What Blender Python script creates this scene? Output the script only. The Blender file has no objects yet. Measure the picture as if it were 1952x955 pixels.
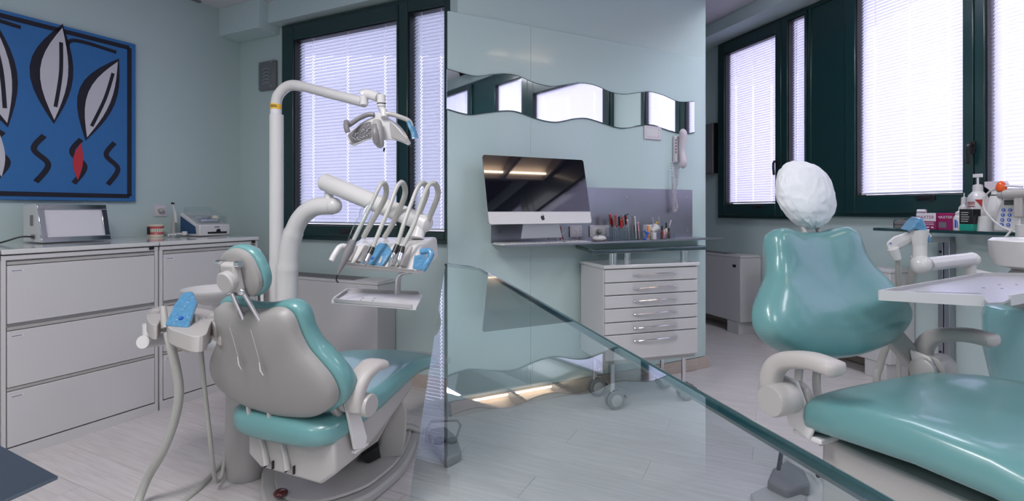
import bpy, math, random
from mathutils import Vector, Matrix, noise
from math import sin, cos, pi, radians as R
random.seed(7)
S = bpy.context.scene
COL = S.collection
F = 1000.0; EYE = 1.2; HZ = 400.0
# ---------------------------------------------------------------- camera
cam = bpy.data.cameras.new('camera'); co = bpy.data.objects.new('camera', cam); COL.objects.link(co)
co.location = (0, 0, EYE); co.rotation_euler = (R(90), 0, 0)
cam.sensor_width = 36; cam.lens = 36 * F / 1952.0
cam.shift_y = -(477.5 - HZ) / 1952.0
cam.clip_start = 0.02; cam.clip_end = 200
S.camera = co
# ---------------------------------------------------------------- world, exposure
w = bpy.data.worlds.new('world'); S.world = w; w.use_nodes = True
bg = w.node_tree.nodes['Background']; bg.inputs[0].default_value = (0.79, 0.755, 1.0, 1); bg.inputs[1].default_value = 3.35
S.view_settings.view_transform = 'Standard'; S.view_settings.look = 'None'
S.view_settings.exposure = 0.20; S.view_settings.gamma = 1.0; S.view_settings.use_curve_mapping = False
S.cycles.use_denoising = True
S.cycles.max_bounces = 10; S.cycles.transparent_max_bounces = 24; S.cycles.caustics_reflective = False; S.cycles.caustics_refractive = False
S.cycles.sample_clamp_indirect = 6.0
def area(name, loc, size, power, color, target=None, sy=None):
    l = bpy.data.lights.new(name, 'AREA'); l.shape = 'RECTANGLE'; l.size = size; l.size_y = sy or size
    l.energy = power; l.color = color
    o = bpy.data.objects.new(name, l); COL.objects.link(o); o.location = loc
    d = (Vector(target) - Vector(loc)) if target else Vector((0, 0, -1))
    o.rotation_euler = d.to_track_quat('-Z', 'Y').to_euler(); return o

# ================================================================ helpers
def P(px, py, Y): return Vector(((px - 976) / F * Y, Y, EYE - (py - HZ) / F * Y))
W_ = {}
def lin(c): return tuple((x / 12.92 if x <= .04045 else ((x + .055) / 1.055) ** 2.4) for x in c)
def hexc(s): return lin([int(s[i:i + 2], 16) / 255 for i in (0, 2, 4)])
def mat(name, col, rough=.5, metal=0, coat=0, spec=.5, trans=0, emit=None, es=0, alpha=1, noise_amt=0, nscale=8, bump=0, bscale=200, ior=None, sss=0):
    m = bpy.data.materials.new(name); m.use_nodes = True
    nt = m.node_tree; b = nt.nodes['Principled BSDF']
    if isinstance(col, str): col = hexc(col)
    b.inputs['Base Color'].default_value = (*col, 1); b.inputs['Roughness'].default_value = rough
    b.inputs['Metallic'].default_value = metal; b.inputs['Coat Weight'].default_value = coat; b.inputs['Coat Roughness'].default_value = .08
    b.inputs['Specular IOR Level'].default_value = spec
    b.inputs['Transmission Weight'].default_value = trans
    if ior: b.inputs['IOR'].default_value = ior
    if emit: b.inputs['Emission Color'].default_value = (*emit, 1); b.inputs['Emission Strength'].default_value = es
    b.inputs['Alpha'].default_value = alpha
    tc = nt.nodes.new('ShaderNodeTexCoord')
    if noise_amt:
        n = nt.nodes.new('ShaderNodeTexNoise'); n.inputs['Scale'].default_value = nscale; n.inputs['Detail'].default_value = 4
        nt.links.new(tc.outputs['Object'], n.inputs['Vector'])
        mx = nt.nodes.new('ShaderNodeMix'); mx.data_type = 'RGBA'
        mx.inputs[6].default_value = (*[c * (1 - noise_amt) for c in col], 1); mx.inputs[7].default_value = (*[min(1, c * (1 + noise_amt)) for c in col], 1)
        nt.links.new(n.outputs['Fac'], mx.inputs[0]); nt.links.new(mx.outputs[2], b.inputs['Base Color'])
    if bump:
        n2 = nt.nodes.new('ShaderNodeTexNoise'); n2.inputs['Scale'].default_value = bscale; n2.inputs['Detail'].default_value = 3
        nt.links.new(tc.outputs['Object'], n2.inputs['Vector'])
        bp = nt.nodes.new('ShaderNodeBump'); bp.inputs['Strength'].default_value = bump; bp.inputs['Distance'].default_value = .004
        nt.links.new(n2.outputs['Fac'], bp.inputs['Height']); nt.links.new(bp.outputs[0], b.inputs['Normal'])
    return m
def glassmat(name, tint, ior=1.5, refl=1.0, rough=0.0):
    m = bpy.data.materials.new(name); m.use_nodes = True; nt = m.node_tree; nt.nodes.clear()
    o = nt.nodes.new('ShaderNodeOutputMaterial'); mx = nt.nodes.new('ShaderNodeMixShader')
    t = nt.nodes.new('ShaderNodeBsdfTransparent'); t.inputs[0].default_value = (*tint, 1)
    g = nt.nodes.new('ShaderNodeBsdfGlossy'); g.inputs['Roughness'].default_value = rough; g.inputs[0].default_value = (.95, 1, 1, 1)
    f = nt.nodes.new('ShaderNodeFresnel'); f.inputs[0].default_value = ior
    mu = nt.nodes.new('ShaderNodeMath'); mu.operation = 'MULTIPLY'; mu.use_clamp = True; mu.inputs[1].default_value = refl
    gm = nt.nodes.new('ShaderNodeNewGeometry'); iv_ = nt.nodes.new('ShaderNodeMath'); iv_.operation = 'SUBTRACT'; iv_.inputs[0].default_value = 1
    m3 = nt.nodes.new('ShaderNodeMath'); m3.operation = 'MULTIPLY'
    nt.links.new(gm.outputs['Backfacing'], iv_.inputs[1]); nt.links.new(f.outputs[0], mu.inputs[0]); nt.links.new(mu.outputs[0], m3.inputs[0]); nt.links.new(iv_.outputs[0], m3.inputs[1]); nt.links.new(m3.outputs[0], mx.inputs[0])
    nt.links.new(t.outputs[0], mx.inputs[1]); nt.links.new(g.outputs[0], mx.inputs[2]); nt.links.new(mx.outputs[0], o.inputs[0])
    return m
def slatmat():
    m = bpy.data.materials.new('blind_slat'); m.use_nodes = True; nt = m.node_tree; nt.nodes.clear()
    o = nt.nodes.new('ShaderNodeOutputMaterial'); mx = nt.nodes.new('ShaderNodeMixShader'); mx.inputs[0].default_value = .55
    d = nt.nodes.new('ShaderNodeBsdfDiffuse'); d.inputs[0].default_value = (.86, .86, .90, 1)
    t = nt.nodes.new('ShaderNodeBsdfTranslucent'); t.inputs[0].default_value = (.90, .89, .97, 1)
    nt.links.new(d.outputs[0], mx.inputs[1]); nt.links.new(t.outputs[0], mx.inputs[2]); nt.links.new(mx.outputs[0], o.inputs[0])
    return m
def woodmat():
    m = bpy.data.materials.new('pale_laminate'); m.use_nodes = True; nt = m.node_tree; b = nt.nodes['Principled BSDF']
    tc = nt.nodes.new('ShaderNodeTexCoord'); mp = nt.nodes.new('ShaderNodeMapping'); mp.inputs['Scale'].default_value = (1.5, 22, 1)
    oi = nt.nodes.new('ShaderNodeObjectInfo'); ad = nt.nodes.new('ShaderNodeVectorMath'); ad.operation = 'ADD'
    nt.links.new(tc.outputs['Object'], ad.inputs[0]); 
    sc = nt.nodes.new('ShaderNodeMath'); sc.operation = 'MULTIPLY'; sc.inputs[1].default_value = 37
    nt.links.new(oi.outputs['Random'], sc.inputs[0]); nt.links.new(sc.outputs[0], ad.inputs[1]); nt.links.new(ad.outputs[0], mp.inputs[0])
    n = nt.nodes.new('ShaderNodeTexNoise'); n.inputs['Scale'].default_value = 3; n.inputs['Detail'].default_value = 6; n.inputs['Distortion'].default_value = .6
    nt.links.new(mp.outputs[0], n.inputs[0])
    cr = nt.nodes.new('ShaderNodeValToRGB'); cr.color_ramp.elements[0].position = .3; cr.color_ramp.elements[0].color = (.56, .52, .515, 1)
    cr.color_ramp.elements[1].position = .75; cr.color_ramp.elements[1].color = (.70, .665, .665, 1)
    nt.links.new(n.outputs['Fac'], cr.inputs[0])
    mr = nt.nodes.new('ShaderNodeMapRange'); mr.inputs[3].default_value = .965; mr.inputs[4].default_value = 1.03; nt.links.new(oi.outputs['Random'], mr.inputs[0])
    ml = nt.nodes.new('ShaderNodeVectorMath'); ml.operation = 'SCALE'; nt.links.new(cr.outputs[0], ml.inputs[0]); nt.links.new(mr.outputs[0], ml.inputs['Scale'])
    nt.links.new(ml.outputs[0], b.inputs['Base Color']); b.inputs['Roughness'].default_value = .34
    return m
M = dict(
    wall=mat('mint_paint', (.53, .64, .635), .65, noise_amt=.02, nscale=2, bump=.08, bscale=150),
    clad=mat('mint_glass_cladding', (.53, .665, .66), .25, coat=.3, noise_amt=.012, nscale=1.5),
    ceil=mat('white_ceiling', (.72, .70, .74), .8, noise_amt=.02),
    soff=mat('soffit_paint', (.60, .72, .72), .7, noise_amt=.01),
    wood=woodmat(),
    woodb=mat('sandy_wood', (.52, .44, .39), .45, noise_amt=.12, nscale=30),
    green=mat('dark_green_lacquer', (.006, .035, .036), .28, coat=.3, noise_amt=.1),
    slat=slatmat(), cord=mat('blind_cord', (.9, .9, .95), .7, noise_amt=.05),
    black=mat('black_plastic', (.012, .012, .014), .35, noise_amt=.1),
    cab=mat('white_lacquered_steel', (.60, .59, .60), .35, noise_amt=.012),
    cabtop=mat('glossy_white_top', (.66, .66, .66), .12, coat=.5, noise_amt=.02),
    white=mat('white_plastic', (.70, .685, .68), .3, coat=.3, noise_amt=.01),
    grey=mat('warm_grey_plastic', (.42, .405, .395), .38, coat=.15, noise_amt=.015),
    shell=mat('grey_shell_plastic', (.30, .29, .28), .42, noise_amt=.015),
    dgrey=mat('mid_grey_plastic', (.20, .19, .20), .4, noise_amt=.05),
    pad=mat('taupe_armrest_pad', (.48, .45, .435), .45, noise_amt=.03),
    teal=mat('teal_vinyl', (.125, .295, .30), .32, coat=.35, noise_amt=.04, nscale=5),
    tealp=mat('teal_gloss_plastic', (.26, .53, .55), .2, coat=.6, noise_amt=.02),
    chrome=mat('chrome', (.75, .75, .78), .12, 1, noise_amt=.02),
    steel=mat('brushed_steel', (.42, .42, .46), .32, 1, noise_amt=.08, nscale=3),
    dsteel=mat('dark_steel', (.16, .20, .24), .35, .9, noise_amt=.08, nscale=3),
    alu=mat('satin_aluminium', (.60, .60, .62), .35, .8, noise_amt=.03),
    mirror=mat('mirror_silver', (.93, .96, .96), .02, 1),
    screen=mat('screen_glass', (.008, .008, .014), .03, spec=.5, ior=1.75),
    glassd=glassmat('desk_glass', (.90, .95, .95), 1.62, 1.35), gedge=mat('green_glass_edge', (.012, .045, .05), .15, coat=.6, noise_amt=.1),
    pane=glassmat('window_pane_glass', (.97, .98, 1.0), 1.45, .8),
    clear=glassmat('clear_acrylic', (.93, .95, .96), 1.5, 1.6),
    blue=mat('painting_blue', (.03, .16, .42), .6, noise_amt=.06, nscale=20), ink=mat('painting_black', (.008, .006, .018), .6, noise_amt=.1),
    pwhite=mat('painting_white', (.62, .60, .66), .6, noise_amt=.04), pred=mat('painting_red', (.55, .03, .05), .6, noise_amt=.05),
    film=mat('blue_film', (.09, .27, .46), .22, coat=.7, noise_amt=.35, nscale=60, bump=.9, bscale=90),
    navy=mat('navy_panel', (.02, .075, .18), .35, noise_amt=.05),
    gum=mat('pink_gum', (.62, .12, .13), .35, noise_amt=.1, nscale=60), tooth=mat('tooth_ivory', (.75, .68, .55), .3, noise_amt=.05),
    cover=mat('white_nonwoven', (.80, .82, .86), .75, noise_amt=.06, nscale=30, bump=.5, bscale=60),
    magenta=mat('magenta_card', (.30, .012, .11), .4, noise_amt=.05), paper=mat('white_card', (.72, .70, .74), .5, noise_amt=.03),
    red=mat('red_plastic', (.45, .03, .03), .35, noise_amt=.1), orange=mat('orange_filter', (.85, .11, .015), .25, noise_amt=.05),
    grn=mat('green_label', (.01, .30, .22), .4, noise_amt=.05), yellow=mat('yellow_label', (.85, .5, .03), .4, noise_amt=.05),
    cyan=mat('blue_plastic', (.03, .12, .55), .3, noise_amt=.1), pink=mat('pink_plastic', (.75, .35, .45), .3, noise_amt=.1),
    brown=mat('brown_glass', (.10, .02, .02), .2, noise_amt=.1), hose=mat('grey_hose', (.46, .46, .43), .4, noise_amt=.03),
    phone=mat('lilac_white_plastic', (.66, .60, .66), .3, coat=.2, noise_amt=.02),
    lamp=mat('warm_tube', (.9, .8, .7), .5, emit=(1.0, .80, .62), es=20), cool=mat('cool_diffuser', (.9, .9, .9), .5, emit=(.93, .96, 1.0), es=5),
    beige=mat('beige_reflector', (.78, .66, .56), .4, noise_amt=.02), lcd=mat('lcd_grey', (.09, .11, .10), .3, noise_amt=.05),
    ltext=mat('grey_print', (.16, .16, .2), .6, noise_amt=.05),
)
class MB:
    def __init__(s): s.v = []; s.f = []
    def add(s, vs, fs, mx=None):
        n = len(s.v); s.v += [(mx @ Vector(v)) if mx else Vector(v) for v in vs]; s.f += [[i + n for i in f] for f in fs]; return s
    def box(s, c, d, rot=None, mx=None):
        x, y, z = [a / 2 for a in d]
        vs = [Vector((i, j, k)) for i in (-x, x) for j in (-y, y) for k in (-z, z)]
        if rot is not None: vs = [rot @ v for v in vs]
        c = Vector(c)
        return s.add([v + c for v in vs], [(0, 1, 3, 2), (4, 6, 7, 5), (0, 4, 5, 1), (2, 3, 7, 6), (0, 2, 6, 4), (1, 5, 7, 3)], mx)
    def bx(s, a, b): return s.box([(a[i] + b[i]) / 2 for i in range(3)], [abs(b[i] - a[i]) for i in range(3)])
    def prism(s, bot, top):
        n = len(bot)
        return s.add(list(bot) + list(top), [list(range(n))[::-1], list(range(n, 2 * n))] + [[i, (i + 1) % n, n + (i + 1) % n, n + i] for i in range(n)])
    def poly(s, pts, f0, f1):   # 2d outline; f0,f1 map (u,v)->3d
        return s.prism([f0(*p) for p in pts], [f1(*p) for p in pts])
    def tube(s, path, r, seg=10, cap=True, flat=1.0, closed=False):
        path = [Vector(p) for p in path]; n = len(path)
        rs = r if isinstance(r, (list, tuple)) else [r] * n
        t0 = (path[1] - path[0]).normalized()
        up = Vector((0, 0, 1)) if abs(t0.z) < .9 else Vector((1, 0, 0))
        a = t0.cross(up).normalized(); b = a.cross(t0)
        vs = []; pt = t0
        for i, p in enumerate(path):
            t = (path[min(i + 1, n - 1)] - path[max(i - 1, 0)]).normalized()
            q = pt.rotation_difference(t); a = q @ a; b = q @ b; pt = t
            for k in range(seg):
                an = 2 * pi * k / seg; vs.append(p + a * cos(an) * rs[i] + b * sin(an) * rs[i] * flat)
        fs = [[i * seg + k, i * seg + (k + 1) % seg, (i + 1) * seg + (k + 1) % seg, (i + 1) * seg + k] for i in range(n - 1) for k in range(seg)]
        if cap: fs += [list(range(seg))[::-1], [(n - 1) * seg + k for k in range(seg)]]
        return s.add(vs, fs)
    def lathe(s, prof, o=(0, 0, 0), ax=(0, 0, 1), seg=20):
        ax = Vector(ax).normalized(); a = ax.orthogonal().normalized(); b = ax.cross(a); o = Vector(o)
        vs = [o + ax * z + (a * cos(2 * pi * k / seg) + b * sin(2 * pi * k / seg)) * max(r, 1e-4) for r, z in prof for k in range(seg)]
        n = len(prof)
        fs = [[i * seg + k, i * seg + (k + 1) % seg, (i + 1) * seg + (k + 1) % seg, (i + 1) * seg + k] for i in range(n - 1) for k in range(seg)]
        fs += [list(range(seg))[::-1], [(n - 1) * seg + k for k in range(seg)]]
        return s.add(vs, fs)
    def cyl(s, a, b, r, seg=16, r2=None): return s.tube([a, b], [r, r if r2 is None else r2], seg)
    def ball(s, c, r, seg=16, rings=10, mx=None, fn=None):
        r = r if isinstance(r, (list, tuple)) else (r, r, r); vs = []
        for i in range(rings + 1):
            th = pi * i / rings
            for k in range(seg):
                d = Vector((sin(th) * cos(2 * pi * k / seg), sin(th) * sin(2 * pi * k / seg), cos(th)))
                q = fn(d) if fn else 1
                v = Vector((d.x * r[0] * q, d.y * r[1] * q, d.z * r[2] * q))
                if mx: v = mx @ v
                vs.append(v + Vector(c))
        fs = [[i * seg + k, i * seg + (k + 1) % seg, (i + 1) * seg + (k + 1) % seg, (i + 1) * seg + k] for i in range(rings) for k in range(seg)]
        return s.add(vs, fs)
    def loft(s, secs):     # list of closed rings with the same count
        n = len(secs[0]); vs = [v for r in secs for v in r]
        fs = [[i * n + k, i * n + (k + 1) % n, (i + 1) * n + (k + 1) % n, (i + 1) * n + k] for i in range(len(secs) - 1) for k in range(n)]
        fs += [list(range(n))[::-1], [(len(secs) - 1) * n + k for k in range(n)]]
        return s.add(vs, fs)
    def build(s, name, m, parent=None, world=False, bevel=0, seg=2, sharp=35, inv=None):
        if inv is None and world and parent is not None: inv = W_[parent.name_full].inverted()
        vs = [inv @ v for v in s.v] if inv else s.v
        me = bpy.data.meshes.new(name); me.from_pydata([tuple(v) for v in vs], [], s.f); me.validate()
        import bmesh
        bm = bmesh.new(); bm.from_mesh(me); bmesh.ops.recalc_face_normals(bm, faces=bm.faces); bm.to_mesh(me); bm.free()
        me.polygons.foreach_set('use_smooth', [True] * len(me.polygons)); me.set_sharp_from_angle(angle=R(sharp))
        me.materials.append(M[m] if isinstance(m, str) else m)
        o = bpy.data.objects.new(name, me); COL.objects.link(o)
        if parent is not None: o.parent = parent; W_[o.name_full] = W_[parent.name_full]
        else: W_[o.name_full] = Matrix.Identity(4)
        if bevel:
            b = o.modifiers.new('bevel', 'BEVEL'); b.width = bevel; b.segments = seg; b.limit_method = 'ANGLE'; b.angle_limit = R(32)
        return o
def tag(o, label, cat, group=None):
    o['label'] = label; o['category'] = cat
    if group: o['group'] = group
    return o
def thing(name, label, cat, loc=(0, 0, 0), rz=0, group=None, mx=None):
    o = bpy.data.objects.new(name, None); COL.objects.link(o); o.empty_display_size = .05
    m = mx if mx is not None else Matrix.Translation(loc) @ Matrix.Rotation(rz, 4, 'Z')
    o.matrix_world = m; W_[o.name_full] = m.copy(); return tag(o, label, cat, group)
def single(mb, name, m, label, cat, base, group=None, **k):   # a thing that is one mesh; world verts, origin at base
    mt = Matrix.Translation(base); o = mb.build(name, m, inv=mt.inverted(), **k); o.matrix_world = mt; return tag(o, label, cat, group)
def struct(o): o['kind'] = 'structure'; return o
def smooth(pts, n=6, closed=False):
    pts = [Vector(p) for p in pts]; N = len(pts); out = []
    rng = range(N) if closed else range(N - 1)
    for i in rng:
        if closed: p = [pts[(i + k) % N] for k in (-1, 0, 1, 2)]
        else: p = [pts[max(i - 1, 0)], pts[i], pts[i + 1], pts[min(i + 2, N - 1)]]
        for j in range(n):
            t = j / n
            out.append(.5 * ((2 * p[1]) + (p[2] - p[0]) * t + (2 * p[0] - 5 * p[1] + 4 * p[2] - p[3]) * t * t + (3 * p[1] - p[0] - 3 * p[2] + p[3]) * t ** 3))
    if not closed: out.append(pts[-1])
    return out
def cushion(outline, tf, tb, c=None, rings=7, e=.55, conc=None, fmap=None):
    """domed slab from closed 2d outline; fmap(u,v,h)->3d; h>0 front"""
    mb = MB(); n = len(outline); c = c or (sum(p[0] for p in outline) / n, sum(p[1] for p in outline) / n)
    def ring(s, h):
        out = []
        for p in outline:
            u = c[0] + (p[0] - c[0]) * s; v = c[1] + (p[1] - c[1]) * s
            hh = h + (conc(u, v, s) if (conc and h > 0) else 0); out.append(fmap(u, v, hh))
        return out
    secs = []
    A = [i / rings for i in range(rings + 1)]
    for a in A[::-1]:
        th = a * pi / 2; secs.append(ring(max(cos(th) ** .75, .03) if a > 0 else 1, -tb * (sin(th) ** e if a > 0 else 0)))
    for a in A[1:]:
        th = a * pi / 2; secs.append(ring(max(cos(th) ** .75, .03), tf * sin(th) ** e))
    return mb.loft(secs)
def pp(mb, pts, Y, th, Yf=None):    # pixel outline placed at real distance Y with thickness th
    a = [P(x, y, Yf(x, y) if Yf else Y) for x, y in pts]; return mb.prism(a, [p + Vector((0, th, 0)) for p in a])
def text(s, size, m, parent, mx, depth=.0004, name='lettering', align='CENTER'):
    cu = bpy.data.curves.new('t', 'FONT'); cu.body = s; cu.size = size; cu.extrude = depth; cu.align_x = align; cu.align_y = 'CENTER'; cu.resolution_u = 3
    t = bpy.data.objects.new('t', cu); COL.objects.link(t)
    me = bpy.data.meshes.new_from_object(t, depsgraph=bpy.context.evaluated_depsgraph_get()); me.name = name
    bpy.data.objects.remove(t); me.transform(mx); me.materials.clear(); me.materials.append(M[m])
    o = bpy.data.objects.new(name, me); COL.objects.link(o); o.parent = parent; W_[o.name_full] = W_[parent.name_full]; return o
TXT = Matrix.Rotation(R(90), 4, 'X')      # text facing -y
class Wall:       # s runs right as seen from the room, local y runs into the wall, z up
    def __init__(s, o, d):
        s.o = Vector((o[0], o[1], 0)); s.d = Vector((d[0], d[1], 0)).normalized(); s.n = Vector((s.d.y, -s.d.x, 0)); s.rz = math.atan2(s.d.y, s.d.x)
        s.mx = Matrix.Translation(s.o) @ Matrix.Rotation(s.rz, 4, 'Z')
    def hit(s, px, py, off=0):
        ray = Vector(((px - 976) / F, 1, -(py - HZ) / F)); o = s.o + s.n * off
        t = (o.dot(s.n)) / ray.dot(s.n); p = ray * t
        return (p - o).dot(s.d), EYE + p.z
    def at(s, a, off=0, z=0): return s.o + s.d * a + s.n * off + Vector((0, 0, z))
    def M4(s, a, off=0, z=0): return Matrix.Translation(s.at(a, off, z)) @ Matrix.Rotation(s.rz, 4, 'Z')
LW = Wall((-2.273, 4.385), (.496, 1)); WW = Wall((-2.273, 4.385), (2.016, -1)); PW = Wall((-.376, 3.04), (1.924, 1)); RW = Wall((2.166, 5.87), (.326, -1))
def wthing(wl, name, label, cat, s, off=0, z=0, group=None): return thing(name, label, cat, group=group, mx=wl.M4(s, off, z))

# ================================================================ structure
CL, CR = 2.815, 3.10
# floor slab
fl = struct(MB().bx((-8, -3.5, -.12), (7, 9, -.002)).build('floor', 'wood'))
W_[fl.name_full] = Matrix.Identity(4)
me_pl = MB().bx((.0008, .0007, -.002), (1.2992, .1893, .0)).build('plank', 'wood', fl, bevel=.0006, seg=1)
base_mesh = me_pl.data; first = True; npl = 0
for r in range(-22, 17):
    for c in range(-6, 8):
        s0 = c * 1.3 + (r % 3) * .433; t0 = r * .19
        cx = s0 + .65; cy = t0 + .095
        p = WW.o + WW.d * cx + WW.n * cy
        if p.y < 1.5 or npl >= 298: continue
        vis = False
        for du in (-.6, 0, .6):
            q = p + WW.d * du; X = 976 + q.x / max(q.y, .1) * F; Y = HZ + 1200 / max(q.y, .1)
            if -60 < X < 2010 and Y < 1010 and q.y < 6.2: vis = True
        if (p - LW.o).dot(LW.n) < .2 or (p - RW.o).dot(RW.n) < .25: vis = False
        if p.x < 1.3 and (p - PW.o).dot(PW.n) < -.2 and (p - WW.o).dot(WW.n) < 0.0: vis = False
        if (p - WW.o).dot(WW.n) < 0 and (p - PW.o).dot(PW.n) > 0 and p.x < 0: vis = False
        if not vis: continue
        o = me_pl if first else me_pl.copy()
        if not first: COL.objects.link(o); o.parent = fl
        first = False; npl += 1
        o.matrix_world = Matrix.Translation(WW.o + WW.d * s0 + WW.n * t0 + Vector((0, 0, .0005))) @ Matrix.Rotation(WW.rz, 4, 'Z') @ Matrix.Scale(-1, 4, (0, 1, 0))
T = .14
def wallslab(name, wl, s0, s1, z0, z1, holes=(), m='wall', th=T, parent=None):
    mb = MB(); xs = sorted({s0, s1, *[h[0] for h in holes], *[h[1] for h in holes]})
    for a, b in zip(xs[:-1], xs[1:]):
        hs = [h for h in holes if h[0] <= a + 1e-6 and h[1] >= b - 1e-6]
        z = z0
        for h in sorted(hs, key=lambda h: h[2]):
            mb.bx((a, 0, z), (b, th, h[2])); z = h[3]
        mb.bx((a, 0, z), (b, th, z1))
    o = mb.build(name, m, parent, sharp=20); o.matrix_world = wl.mx; W_[o.name_full] = wl.mx.copy(); return struct(o)
wallslab('wall_left', LW, -7.5, 0.05, -.1, 3.2)
# window wall: window frame s range
sA = WW.hit(546, 400)[0]; sB = 2.53
zt, zb = EYE + 1.435, EYE - .225
wallslab('wall_window', WW, 0, sB + .0, -.1, 3.2, [(sA, 2.45, zb, zt)])
# partition
PE = PW.hit(1345, 400)[0]
wallslab('wall_partition', PW, .065, PE, -.1, CR + .2, th=.12)
ZT2 = EYE + 1.76
RH = [(.255, 1.39, EYE - .085, ZT2), (1.39, 3.19, EYE - .055, ZT2), (3.63, 8.10, EYE - .05, EYE + 2.15)]
wallslab('wall_right', RW, -1.6, 10.5, -.1, 3.8, [(RH[0][0], RH[1][1], EYE - .05, ZT2), RH[2]])
bp = MB(); bp.bx((.05, 3.36, -.1), (.17, 7.6, 3.8)); struct(bp.build('wall_far', 'wall'))
bp = MB(); bp.bx((-.1, 7.3, -.1), (3, 7.5, 3.8)); struct(bp.build('wall_end', 'wall'))
bp = MB(); bp.bx((-8, -2.9, -.1), (7, -2.7, 3.8)); struct(bp.build('wall_back', 'wall'))
def wbox(name, wl, s0, s1, t0, t1, z0, z1, m, bev=.003):
    o = MB().bx((s0, -t1, z0), (s1, -t0, z1)).build(name, m, bevel=bev); o.matrix_world = wl.mx; W_[o.name_full] = wl.mx.copy(); return struct(o)
# ceilings
c0 = struct(MB().prism([Vector(p) for p in ((-8, -3, CL), (1.75, -3, CL), (1.50, 3.95, CL), (-.35, 3.0, CL), (-.35, 5.5, CL), (-8, 5.5, CL))],
    [Vector(p) for p in ((-8, -3, CL + .2), (1.75, -3, CL + .2), (1.50, 3.95, CL + .2), (-.35, 3.0, CL + .2), (-.35, 5.5, CL + .2), (-8, 5.5, CL + .2))]).build('ceiling', 'ceil'))
CH_ = 3.55
_a, _b = RW.at(3.42, -.3), RW.at(3.42, 2.6)
def ceil_poly(name, pts, z): struct(MB().prism([Vector((p[0], p[1], z)) for p in pts], [Vector((p[0], p[1], z + .2)) for p in pts]).build(name, 'ceil'))
ceil_poly('ceiling_right', [(_b.x, _b.y), (_a.x, _a.y), (4, 8), (0, 8), (0, 3.3), (1.50, 3.99)], CR)
ceil_poly('ceiling_high', [(1.75, -3), (7, -3), (7, 6), (_a.x, _a.y), (_b.x, _b.y), (1.52, 3.9)], CH_)
# step between the two ceilings
struct(MB().prism([Vector(p) for p in ((1.50, 3.99, CL), (1.75, -3, CL), (1.80, -3, CL), (1.55, 3.99, CL))], [Vector(p) for p in ((1.50, 3.99, 3.6), (1.75, -3, 3.6), (1.80, -3, 3.6), (1.55, 3.99, 3.6))]).build('trim_1', 'ceil'))
wbox('trim_6', RW, 3.40, 3.44, 0, 2.7, CR, 3.6, 'ceil')
# ceiling tiles in the right part (visible strip beside the soffit)
cr = bpy.data.objects['ceiling_right']
tl = MB().bx((.004, .004, -.012), (.596, .596, 0)).build('tile', 'ceil', cr, bevel=.003, seg=1)
ft = True
for i in range(-2, 6):
    for j in range(1, 5):
        o = tl if ft else tl.copy()
        if not ft: COL.objects.link(o); o.parent = cr
        ft = False
        o.matrix_world = RW.M4(i * .6 + .1, .32 + (j - 1) * .6 + .6, CR)
        q = o.matrix_world @ Vector((.3, .3, 0))
        if (q - PW.o).dot(PW.n) > -.4 and q.x < 1.9 or q.x < .45:
            if o is not tl: bpy.data.objects.remove(o)
# soffits
wbox('trim_2', WW, 0, .473, 0, .19, EYE + 1.395, CL, 'soff')
wbox('trim_3', WW, .473, 2.5, 0, .11, EYE + 1.45, CL, 'soff')
wbox('trim_4', RW, -1.5, 3.35, 0, .32, EYE + 1.765, CR, 'soff')
# panel of dark void edge along left ceiling
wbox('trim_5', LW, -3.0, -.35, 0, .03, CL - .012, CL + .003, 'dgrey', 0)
# baseboards
def baseboard(name, wl, s0, s1, h=.085):
    mb = MB(); mb.bx((s0, -.012, 0), (s1, 0, h)); mb.bx((s0, -.018, 0), (s1, 0, h * .55)); o = mb.build(name, 'woodb', bevel=.002); o.matrix_world = wl.mx; return struct(o)
baseboard('baseboard_window', WW, 0, 2.5); baseboard('baseboard_partition', PW, .02, PE + .03); baseboard('baseboard_right', RW, -1.5, 8); baseboard('baseboard_left', LW, -7, -.02)

# ---------------------------------------------------------------- windows with blinds
def blind(parent, wl, s0, s1, z0, z1, off, pitch=.0235, cords=3):
    mb = MB(); n = int((z1 - z0) / pitch)
    for i in range(n):
        z = z0 + (i + .5) * (z1 - z0) / n
        a = R(55); hw = .0186; dy = hw * cos(a); dz = hw * sin(a)
        cs = [s0] + [s0 + (s1 - s0) * k for k in ((.14, .5, .86) if cords == 3 else (.2, .8))] + [s1]
        for j in range(len(cs) - 1):
            a0 = cs[j] + (.003 if j else 0); a1 = cs[j + 1] - (.003 if j < len(cs) - 2 else 0)
            mb.add([(a0, off - dy, z - dz), (a1, off - dy, z - dz), (a1, off + dy, z + dz), (a0, off + dy, z + dz)], [(0, 1, 2, 3)])
    o = mb.build('blind_slats', 'slat', parent); o['kind'] = 'stuff'
    c = MB()
    for k in range(cords):
        x = s0 + (s1 - s0) * ((.14, .5, .86) if cords == 3 else (.2, .8))[k]; c.bx((x - .0008, off - .002, z0), (x + .0008, off, z1))
    c.build('blind_cord', 'cord', parent)
    MB().bx((s0, off - .012, z0 - .012), (s1, off + .012, z0 + .002)).build('bottom_rail', 'cord', parent)
    MB().bx((s0 + .001, off - .034, z0 - .014), (s1 - .001, off - .030, z1)).build('pane', 'pane', parent)
def frame_rect(mb, s0, s1, z0, z1, w, y0, y1, wb=None):
    wb = wb or w
    mb.bx((s0, y0, z0), (s0 + w, y1, z1)); mb.bx((s1 - w, y0, z0), (s1, y1, z1)); mb.bx((s0 + w, y0, z1 - w), (s1 - w, y1, z1)); mb.bx((s0 + w, y0, z0), (s1 - w, y1, z0 + wb))
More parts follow.
